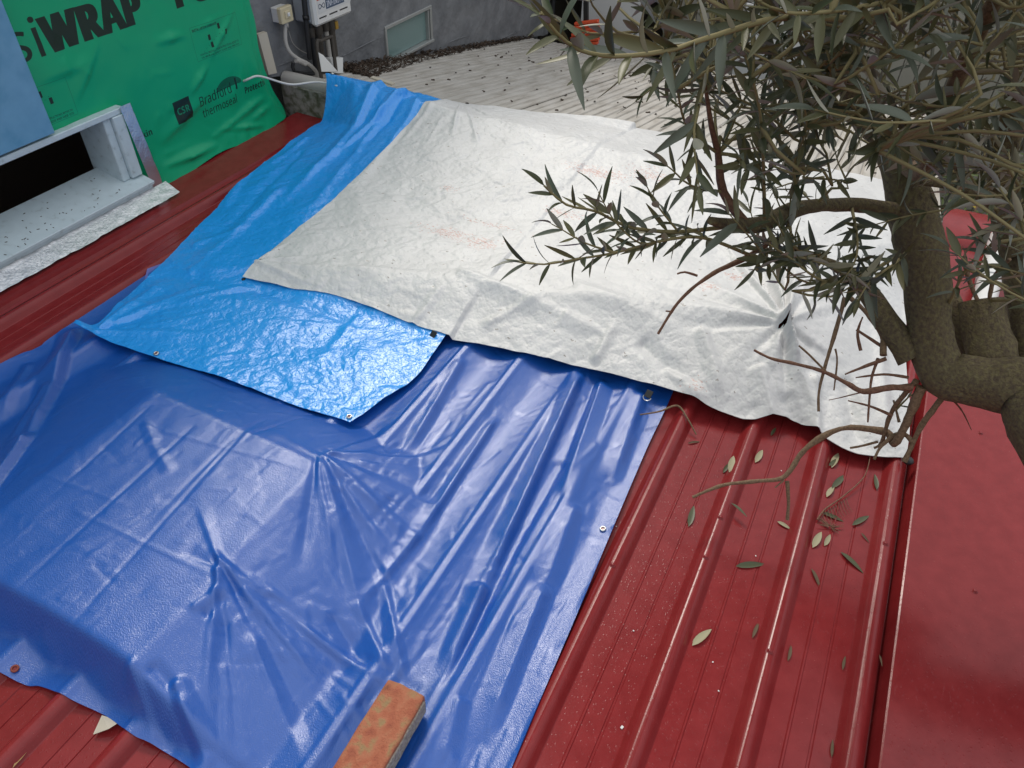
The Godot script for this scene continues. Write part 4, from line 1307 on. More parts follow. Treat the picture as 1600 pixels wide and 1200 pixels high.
	for q in [   # slack in the front skirt
		[720, 440, 880, 505, 0.016, 0.010, 0.05, 0.05, 0.4], [880, 505, 940, 530, 0.014, 0.006, 0.05, 0.03, 0.4], [560, 450, 660, 480, -0.014, -0.010, 0.04, 0.05, 0.0], [640, 500, 700, 455, 0.010, 0.010, 0.03, 0.04, 0.0], [760, 505, 850, 480, 0.010, 0.006, 0.03, 0.03, 0.0],
		[930, 560, 960, 520, 0.014, 0.008, 0.03, 0.03, 0.0], [1000, 545, 1060, 590, -0.016, -0.012, 0.05, 0.05, 0.0], [1090, 540, 1130, 620, 0.016, 0.012, 0.04, 0.04, 0.2], [1040, 580, 1100, 620, 0.012, 0.008, 0.03, 0.03, 0.0],
		[1180, 590, 1215, 650, 0.02, 0.02, 0.05, 0.05, 0.2], [1270, 600, 1285, 680, 0.022, 0.02, 0.04, 0.03, 0.3], [1225, 620, 1275, 675, -0.014, -0.014, 0.04, 0.04, 0.0], [1320, 600, 1350, 690, -0.016, -0.016, 0.04, 0.05, 0.0], [1370, 520, 1390, 680, 0.012, 0.012, 0.04, 0.04, 0.0], [900, 470, 1060, 540, 0.01, 0.008, 0.06, 0.06, 0.3]]:
		fs.fold(p2(q[0], q[1], 0.09), p2(q[2], q[3], 0.09), q[4] * 1.5, q[5] * 1.5, q[6], q[7], q[8])
	crumple(fs, 900, 123, 0.04, 0.2, 0.0026, 0.02)
	crumple(fs, 300, 124, 0.1, 0.35, 0.004, 0.025)
	crumple(fs, 700, 125, 0.05, 0.22, 0.0022, 0.011, 2.5, 0.5)
	for j in fs.nz:
		var z := fs.z0 + j * fs.c
		for i in fs.nx:
			var x := fs.x0 + i * fs.c
			var k := j * fs.nx + i
			if x < -1.3 and z < -2.0: fs.h[k] = maxf(fs.h[k], fb.at(x, z) + 0.006)
			if z > -2.7 and x < -0.3: fs.h[k] = maxf(fs.h[k], fd.at(x, z) + 0.008)
			fs.h[k] = maxf(fs.h[k], 0.038)
	var s := thing("silver_tarpaulin", "silver grey creased tarpaulin with a small hole, lying across the middle of the roof", "tarpaulin")
	var sheet := put(drape(fs,
		[Vector2(-2.42, -3.97), Vector2(-2.17, -4.05), Vector2(-1.63, -4.28), Vector2(-1.28, -4.35), Vector2(-0.98, -4.40), Vector2(-0.3, -4.42), Vector2(0.3, -4.40)],
		[p2(380, 436, 0.055), p2(450, 452, 0.05), p2(540, 471, 0.05), p2(690, 524, 0.05), p2(780, 545, 0.05), p2(870, 566, 0.05), p2(960, 590, 0.05), p2(1060, 620, 0.05), p2(1150, 650, 0.05), p2(1200, 654, 0.05), p2(1240, 654, 0.05), p2(1300, 688, 0.05), p2(1340, 705, 0.05), p2(1418, 713, 0.05)],
		[Vector2(-2.42, -3.97), p2(640, 210, 0.16), p2(580, 265, 0.14), p2(500, 330, 0.12), p2(400, 409, 0.09), p2(380, 436, 0.055)],
		[Vector2(0.3, -4.40), Vector2(0.36, -3.4), p2(1420, 560, 0.08), p2(1424, 640, 0.06), p2(1418, 713, 0.05)], 0.0085, 0.001, peak + Vector2(-0.012, 0.012)), "sheet", M.silver_tarp, s)
	# the tear at the peak, eyelets, rings and toggles
	eyelet(s, fs, p2(409, 407, 0.09), M.bronze, 0.012)
	for q in [[677, 524], [1013, 617]]:
		d_ring(s, on_y(q[0], q[1], 0.05) + Vector3(0, 0.0, 0.012), 0.016, Vector3(0.1, -0.8, -0.6))
	for q in [[381, 437, 0.012], [1419, 720, 0.02], [580, 267, 0.01]]:
		var at := on_y(q[0], q[1], 0.05 if q[1] > 300 else 0.15)
		at.y = maxf(at.y, 0.045)
		put(lathe([[0.0, -0.5 * q[2]], [q[2] * 0.8, -0.3 * q[2]], [q[2], 0.1 * q[2]], [q[2] * 0.7, 0.5 * q[2]], [0.0, 0.7 * q[2]]], Transform3D(Basis(), at), 12), "toggle", M.black, s)
	for q in [[730, 158], [1120, 196]]: eyelet(s, fs, p2(q[0], q[1] + 4, 0.2), M.bronze, 0.012)
	# ---- brick
	var by := 0.042
	var br := thing("brick", "worn orange red clay brick with mortar on its side, weighing down dark blue tarpaulin", "brick", Vector3(-0.617, by, -0.565))
	br.rotation.y = 0.03
	put(rough_block(Vector3(0.112, 0.076, 0.28), 141), "clay_body", M.brick, br)
	put(rough_block(Vector3(0.006, 0.06, 0.262), 142), "mortar_crust", M.mortar, br).position = Vector3(0.0575, 0.004, 0.0)
func clear_roof(f: Field, gap: float) -> void:
	for i in f.nx:
		var y := rest_y(Vector3(f.x0 + i * f.c, 0, 0)) + gap
		for j in f.nz:
			if f.z0 + j * f.c > -3.66: f.h[j * f.nx + i] = maxf(f.h[j * f.nx + i], y)
func rough_block(size: Vector3, sd: int) -> ArrayMesh:
	var nz := noise(FastNoiseLite.TYPE_SIMPLEX_SMOOTH, 14.0, sd, 4)
	var st := stool()
	st.set_smooth_group(1)
	var n := 12
	var h := size / 2
	for ax in 3:
		for s in [-1.0, 1.0]:
			var u := (ax + 1) % 3
			var v := (ax + 2) % 3
			var pts := []
			for j in n + 1:
				for i in n + 1:
					var q := Vector3()
					q[ax] = s * h[ax]
					q[u] = lerpf(-h[u], h[u], float(i) / n)
					q[v] = lerpf(-h[v], h[v], float(j) / n)
					var inner := q.clamp(-h + Vector3.ONE * minf(0.006, h[h.min_axis_index()] * 0.9), h - Vector3.ONE * minf(0.006, h[h.min_axis_index()] * 0.9))
					var d := q - inner
					q = inner + d.normalized() * minf(0.006, h[h.min_axis_index()] * 0.9)
					q += d.normalized() * 0.004 * nz.get_noise_3dv(q)
					pts.append(q + Vector3(0, h.y, 0))
			for j in n:
				for i in n:
					var a := j * (n + 1) + i
					if s < 0: quad(st, pts[a], pts[a + 1], pts[a + n + 2], pts[a + n + 1])
					else: quad(st, pts[a + n + 1], pts[a + n + 2], pts[a + 1], pts[a])
	return done(st)

# ---------------------------------------------------------------- heater, switch, pipes, cable
func make_services() -> void:
	var x := -3.55
	var hx := -3.36
	var z0 := -3.965
	var z1 := -4.345
	var hw := thing("water_heater", "white gas water heater with red and grey label on the grey wall", "water heater")
	put(between(Vector3(x, 0.50, z0 - 0.012), Vector3(hx - 0.05, 1.10, z1 + 0.012), 0.012), "casing", M.grey_plastic, hw)
	var cover := put(between(Vector3(hx - 0.052, 0.492, z0), Vector3(hx, 1.105, z1), 0.016), "front_cover", M.white_plastic, hw)
	for q in [[z0 - 0.03, z0 - 0.105], [z0 - 0.135, z0 - 0.22], [z0 - 0.245, z0 - 0.33]]:
		put(between(Vector3(hx - 0.004, 0.535, q[0]), Vector3(hx + 0.0015, 0.543, q[1]), 0.0005), "vent_slot", M.black, cover)
	var im := Image.create_empty(512, 256, false, Image.FORMAT_RGB8)
	im.fill(Color(0.8, 0.8, 0.8))
	im.fill_rect(Rect2i(0, 0, 400, 110), Color(0.75, 0.1, 0.08))
	im.fill_rect(Rect2i(120, 125, 290, 110), Color(0.27, 0.33, 0.42))
	print_text(im, "Rinnai", font(800), 20, 10, 380, 98, Color(0.95, 0.95, 0.95), 3)
	print_text(im, "INFINITY", font(400), 140, 150, 395, 215, Color(0.86, 0.87, 0.9))
	print_text(im, "16", font(800), 440, 150, 500, 215, Color(0.3, 0.3, 0.3))
	for a in 400:
		var t := TAU * a / 400.0
		im.fill_rect(Rect2i(int(60 + 45 * sin(t) - 3), int(180 + 36 * sin(t) * cos(t) * 1.4 - 3), 7, 7), Color(0.2, 0.25, 0.33))
	var lm := StandardMaterial3D.new()
	lm.albedo_texture = ImageTexture.create_from_image(im)
	lm.texture_repeat = false
	lm.roughness = 0.4
	var p := PackedVector3Array([Vector3(hx + 0.001, 0.70, z0 - 0.03), Vector3(hx + 0.001, 0.70, z1 + 0.01), Vector3(hx + 0.001, 0.565, z0 - 0.03), Vector3(hx + 0.001, 0.565, z1 + 0.01)])
	put(grid(p, PackedVector2Array([Vector2(0, 0), Vector2(1, 0), Vector2(0, 1), Vector2(1, 1)]), 2, 2), "label_sticker", lm, cover)
	# its pipes, down to the roof
	for q in [[z0 - 0.07, 0.02, M.black_rubber], [z0 - 0.14, 0.026, M.bronze], [z0 - 0.22, 0.02, M.pipe_grey], [z0 - 0.28, 0.026, M.bronze]]:
		put(tube([Vector3(x + 0.07, 0.5, q[0]), Vector3(x + 0.068, 0.3, q[0] - 0.004), Vector3(x + 0.06, 0.06, q[0] - 0.01)], [q[1], q[1] * 0.9, q[1]], 10, 0.1), "pipe", q[2], hw)
		put(lathe([[q[1] * 1.3, -0.03], [q[1] * 1.35, 0.0], [q[1] * 1.3, 0.03]], Transform3D(Basis(), Vector3(x + 0.07, 0.43, q[0])), 8), "pipe_nut", M.bronze, hw)
	put(box(Vector3(0.02, 0.05, 0.03), Transform3D(Basis(), Vector3(x + 0.1, 0.42, z0 - 0.30)), 0.003), "valve_lever", mat(Color(0.42, 0.24, 0.03), 0.5), hw)
	# black flue pipe in front of the heater's side
	var a0 := on_x(474, -10, -3.42)
	var a1 := on_x(484, 92, -3.47)
	var fp := thing("black_drain_pipe", "black vertical pipe running down beside the white heater", "pipe")
	put(tube([a0 + Vector3(0, 0.5, 0), a0, a1], [0.016, 0.016], 10), "pipe", M.black_rubber, fp)
	put(tube(curve([on_x(458, 98, -3.5), on_x(460, 112, -3.5), on_x(490, 116, -3.48)], 0.02), [0.012, 0.012], 8), "elbow", M.black_rubber, fp)
	put(lathe([[0.018, -0.012], [0.021, -0.012], [0.021, 0.012], [0.018, 0.012]], Transform3D(Basis(), a0.lerp(a1, 0.35)), 12), "clip", M.black, fp)
	# bent bracket frame standing on the roof, lagged pipes
	var lag := thing("lagged_pipe_loop", "bent grey lagged pipe loop below the heater beside scrap plastic", "pipe")
	put(tube(curve([on_x(502, 122, -3.38), on_x(495, 68, -3.40), on_x(500, 64, -3.40), on_x(516, 58, -3.40), on_x(519, 62, -3.40), on_x(525, 112, -3.38)], 0.012), [0.012, 0.012], 8, 0.15), "pipe", M.bronze, lag)
	# switch box and conduit
	var jb := thing("isolator_switch_box", "cream weatherproof switch box with white side on the grey wall", "switch box")
	put(between(Vector3(x, 0.545, -3.775), Vector3(-3.5, 0.63, -3.875), 0.004), "back_box", M.white_plastic, jb)
	var jc := put(between(Vector3(-3.5, 0.54, -3.77), Vector3(-3.465, 0.635, -3.88), 0.006), "cover", M.cream_plastic, jb)
	put(between(Vector3(-3.467, 0.568, -3.802), Vector3(-3.457, 0.612, -3.85), 0.003), "switch_plate", M.cream_plastic, jc)
	put(between(Vector3(-3.459, 0.58, -3.815), Vector3(-3.449, 0.602, -3.837), 0.003), "switch_knob", M.white_plastic, jc)
	var c := [Vector3(-3.49, 0.545, -3.825), on_x(446, 62, -3.49), on_x(452, 80, -3.48), on_x(466, 92, -3.46), on_x(482, 100, -3.44), on_x(494, 112, -3.43), on_x(497, 124, -3.43)]
	put(tube(curve(c, 0.015), [0.0125, 0.0125], 10), "conduit", M.pipe_grey, jb)
	put(lathe([[0.014, -0.02], [0.0165, -0.02], [0.0165, 0.02], [0.014, 0.02]], Transform3D(Basis(), Vector3(-3.49, 0.53, -3.825)), 12), "conduit_gland", M.pipe_grey, jb)
	put(tube(curve([on_x(462, 94, -3.462), on_x(470, 96, -3.458), on_x(478, 100, -3.446)], 0.01), [0.0155, 0.0155], 10), "conduit_coupling", M.pipe_grey, jb)
	put(tube(curve([on_x(451, 48, -3.53), on_x(458, 68, -3.53), on_x(472, 80, -3.53), on_x(482, 84, -3.5)], 0.02), [0.0025, 0.0025], 6), "thin_wire", M.pipe_grey, jb)
	# white cable out of the wrap
	var cb := thing("white_cable", "white electric cable coming out of a hole in the green wrap", "cable")
	put(tube(curve([on_x(380, 127, -3.46), on_x(387, 124, -3.42), on_x(400, 119, -3.39), on_x(414, 121, -3.37), on_x(440, 129, -3.34), on_x(460, 132, -3.30), Vector3(-3.2, 0.262, -3.70), Vector3(-3.05, 0.262, -3.71)], 0.012), [0.0065, 0.0065], 8), "cable_sheath", M.white_plastic, cb)
	# scraps of white plastic tucked under the tarpaulin corner
	var w := thing("white_plastic_scrap", "folded white plastic scrap sticking up behind bright blue tarpaulin corner", "scrap")
	put(board_from([on_x(498, 82, -3.36), on_x(505, 86, -3.36), on_x(528, 112, -3.34), on_x(503, 112, -3.34)], 0.004), "flap", M.white_board, w)
	put(board_from([on_x(516, 92, -3.42), on_x(536, 90, -3.42), on_x(536, 114, -3.40), on_x(522, 114, -3.40)], 0.05), "block", M.white_board, w)
	var pb := thing("pale_timber_offcut", "pale timber offcut lying on the weathered roof by blue corner", "timber")
	var q0 := on_y(578, 121, 0.2)
	var q1 := on_y(612, 132, 0.19)
	var dirv := (q1 - q0).normalized()
	put(box(Vector3(0.035, 0.012, q0.distance_to(q1)), Transform3D(Basis.looking_at(dirv, Vector3.UP), (q0 + q1) / 2 + Vector3(0, -0.005, -0.02)), 0.002), "offcut", M.cream_board, pb)

# ---------------------------------------------------------------- what shows behind
func make_background() -> void:
	# a clad cream building at the far end
	var b := thing("clad_shed", "drab cream shed of vertical boards beyond the weathered roof", "shed")
	for i in 29:
		var x := -2.45 + i * 0.15
		put(between(Vector3(x, -2.9, -9.0), Vector3(x + 0.142, 1.6, -9.03 - 0.006 * (i % 2)), 0.003), "board", M.cladding, b)
	put(between(Vector3(-2.45, -2.9, -9.04), Vector3(1.8, 1.6, -12.0), 0.01), "shed_frame", M.cladding, b)
	for q in [[905, 1000, -0.62, -0.2, -8.3, "white sheet of board leaning at the end of the roof beside shed"], [1155, 1265, -0.85, -0.1, -8.25, "large white panel leaning behind the olive branches"]]:
		var l := on_z(q[0], 60, q[4])
		var r := on_z(q[1], 60, q[4])
		var w := thing("white_hoarding", q[5], "hoarding")
		put(between(Vector3(l.x, -1.6, q[4]), Vector3(r.x, q[3], q[4] - 0.04), 0.005), "panel_face", M.white_board, w)
		put(between(Vector3(l.x, q[3], q[4] + 0.01), Vector3(r.x, q[3] + 0.02, q[4] - 0.05), 0.003), "panel_capping", M.white_plastic, w)
	# dark recess between the grey house and the shed, with a downpipe
	var d := thing("open_carport", "deep shaded open carport between the grey wall and cream shed", "carport")
	var wood := mat(Color(0.22, 0.19, 0.16), 0.8)
	put(between(Vector3(-4.6, -2.9, -12.0), Vector3(-2.45, 1.7, -12.1), 0.01), "back_wall", wood, d)
	put(between(Vector3(-4.7, -2.9, -8.1), Vector3(-4.6, 1.7, -12.0), 0.01), "side_wall", wood, d)
	put(between(Vector3(-4.7, 0.35, -8.15), Vector3(-2.45, 0.5, -12.1), 0.01), "roof_deck", wood, d)
	put(between(Vector3(-4.7, 0.5, -8.15), Vector3(-2.45, 1.7, -8.25), 0.01), "fascia", wood, d)
	for px in [845.0, 862.0]:
		var a := on_z(px, 40, -8.2)
		var pp := thing("dark_downpipe", "black narrow downpipe before the open carport" if px > 850.0 else "brown narrow downpipe on the corner of the grey wall", "pipe", Vector3.ZERO, "downpipes at the grey corner")
		put(tube([Vector3(a.x, -1.4, -8.2), Vector3(a.x, 1.0, -8.2)], [0.03, 0.03], 10), "pipe", M.black_rubber if px > 850.0 else M.bronze, pp)
		put(lathe([[0.034, -0.02], [0.038, 0.0], [0.034, 0.02]], Transform3D(Basis(), Vector3(a.x, a.y, -8.2)), 10), "collar", M.bronze, pp)
	# orange ribbed plastic barrier
	var o := thing("orange_barrier", "orange ribbed plastic barrier at the far end of weathered roof", "barrier")
	var c := on_z(915, 55, -7.75)
	for i in 9:
		put(box(Vector3(0.34 - 0.018 * absf(i - 4.0), 0.03, 0.05), Transform3D(Basis(Vector3(0, 0, 1), 0.25), Vector3(c.x, c.y - 0.16 + i * 0.036, -7.75)), 0.006), "rib", M.orange, o)
	put(box(Vector3(0.05, 0.62, 0.04), Transform3D(Basis(Vector3(0, 0, 1), 0.1), Vector3(c.x - 0.02, c.y + 0.1, -7.79)), 0.006), "post", M.black, o)
	# white pipe that lies beside the side flashing
	var wp := thing("white_drain_pipe", "thick white plastic drain pipe beside the red side flashing", "pipe")
	var e0 := on_y(1556, 398, 0.10)
	var e1 := on_y(1538, 470, 0.10)
	put(tube([e0 + (e0 - e1) * 0.4, e0, e1, e1 + (e1 - e0) * 0.3], [0.05, 0.05], 16), "pipe", M.white_plastic, wp)
	put(tube([e0.lerp(e1, 0.45), e0.lerp(e1, 0.62)], [0.057, 0.057], 16), "pipe_socket", M.white_plastic, wp)
	# garden shrubs beyond the roof, yellow-green, loose
	var leaf := leaf_mesh(0.05, 0.014, 0.1, [mat(Color(0.085, 0.12, 0.02), 0.5), mat(Color(0.1, 0.12, 0.04), 0.6)])
	var yell := leaf_mesh(0.055, 0.018, 0.1, [mat(Color(0.45, 0.32, 0.03), 0.5), mat(Color(0.4, 0.3, 0.06), 0.6)])
	var spots := [[Vector3(0.9, -1.6, -6.2), 1.25, "yellow green garden shrub growing beyond the end of red roof"], [Vector3(2.4, -1.4, -5.4), 1.3, "dense dark green garden shrub behind the olive trunk"], [Vector3(-0.1, -1.7, -8.0), 1.1, "olive green garden shrub before the cream shed"], [Vector3(3.0, -1.0, -3.6), 1.2, "green garden shrub at the side of the red roof"], [Vector3(2.4, -0.6, -7.6), 1.5, "tall green garden shrub behind the other shrubs"]]
	for q in spots:
		var s := thing("garden_shrub", q[2], "shrub", q[0], "shrubs beyond the roof")
		var st := stool()
		for i in 9:
			var ang := TAU * i / 9.0
			var tip := Vector3(cos(ang), rng.randf_range(0.9, 1.9), sin(ang)) * float(q[1]) * 0.55
			tube_into(st, curve([Vector3(0, -1.4, 0), tip * 0.4, tip], 0.15), [0.03, 0.006], 5)
		put(done(st), "stems", M.twig, s)
		for kind in 2:
			var mm := MultiMesh.new()
			mm.transform_format = MultiMesh.TRANSFORM_3D
			mm.mesh = leaf if kind == 0 else yell
			mm.instance_count = 3600 if kind == 0 else 260
			for i in mm.instance_count:
				var v := Vector3(rng.randfn(), rng.randfn(), rng.randfn())
				v = v.normalized() * pow(rng.randf(), 0.45) * float(q[1])
				v.y = v.y * 0.95 + 0.1
				v += Vector3(sin(v.y * 6.0 + v.z * 5.0), 0, cos(v.x * 7.0)) * 0.14
				var bs := Basis.from_euler(Vector3(rng.randf_range(-0.9, 0.9), rng.randf() * TAU, rng.randf_range(-0.6, 0.6))).scaled(Vector3.ONE * rng.randf_range(0.8, 1.7))
				mm.set_instance_transform(i, Transform3D(bs, v))
			var mi := MultiMeshInstance3D.new()
			mi.multimesh = mm
			mi.name = "foliage"
			mi.set_meta("kind", "stuff")
			s.add_child(mi, true)

# ---------------------------------------------------------------- olive tree
# one lance-shaped leaf lying along +x: upper face and under face, slightly apart, folded at the midrib and curved
func leaf_mesh(l: float, w: float, bend: float, mats: Array, curl := 0.35) -> ArrayMesh:
	var out := ArrayMesh.new()
	for side in 2:
		var st := stool()
		st.set_smooth_group(1)
		var n := 6
		var off := 0.0002 if side == 0 else -0.0002
		var rows := []
		for i in n + 1:
			var t := float(i) / n
			var hw := w * 0.5 * pow(sin(PI * pow(t, 0.8)), 0.75) if i > 0 and i < n else 0.0006
			var y := -bend * l * t * t
			rows.append([Vector3(l * t, y + hw * curl + off, -hw), Vector3(l * t, y + off, 0), Vector3(l * t, y + hw * curl + off, hw)])
		for i in n:
			for k in 2:
				var a: Vector3 = rows[i][k]; var b: Vector3 = rows[i + 1][k]; var c: Vector3 = rows[i + 1][k + 1]; var d: Vector3 = rows[i][k + 1]
				if side == 0: quad(st, a, b, c, d)
				else: quad(st, d, c, b, a)
		st.generate_normals()
		st.commit(out)
		out.surface_set_material(side, mats[side])
	return out

var leaves := []          # Transform3D + variant
func leafy(pts: Array, length: float, from := 0.0, gap := 0.024, scale := 1.0, dens := 1.0) -> void:
	var c := curve(pts, 0.008)
	var run := 0.0
	var turn := rng.randf() * TAU
	var total := 0.0
	for i in c.size() - 1: total += c[i].distance_to(c[i + 1])
	var gone := 0.0
	for i in c.size() - 1:
		var d: Vector3 = c[i + 1] - c[i]
		run += d.length()
		gone += d.length()
		if run < gap or gone < from * total: continue
		run = 0.0
		turn += PI / 2 + rng.randf_range(-0.3, 0.3)
		var dir := d.normalized()
		var side := dir.cross(Vector3.UP if absf(dir.y) < 0.95 else Vector3.RIGHT).normalized()
		var up := side.cross(dir)
		for s in 2:
			if rng.randf() > dens: continue
			var a := turn + PI * s
			var out := side * cos(a) + up * sin(a)
			var open := rng.randf_range(0.55, 1.05) * (0.55 if gone > total - 0.03 else 1.0)
			add_leaf(c[i], dir * cos(open) + out * sin(open) + Vector3(0, rng.randf_range(-0.25, 0.08), 0), dir, scale * rng.randf_range(0.7, 1.15))
	add_leaf(c[-1], (c[-1] - c[-3]).normalized(), Vector3.UP, scale * 0.8)
func add_leaf(at: Vector3, along_dir: Vector3, inner: Vector3, scale: float) -> void:
	var x := along_dir.normalized()
	var y := (inner - x * inner.dot(x) + Vector3(0, 0.5, 0))
	y = (y - x * y.dot(x)).normalized()
	var z := x.cross(y)
	var b := Basis(x, y, z).rotated(x, rng.randf_range(-0.8, 0.8)).scaled(Vector3.ONE * scale)
	leaves.append([Transform3D(b, at), rng.randi_range(0, 11)])

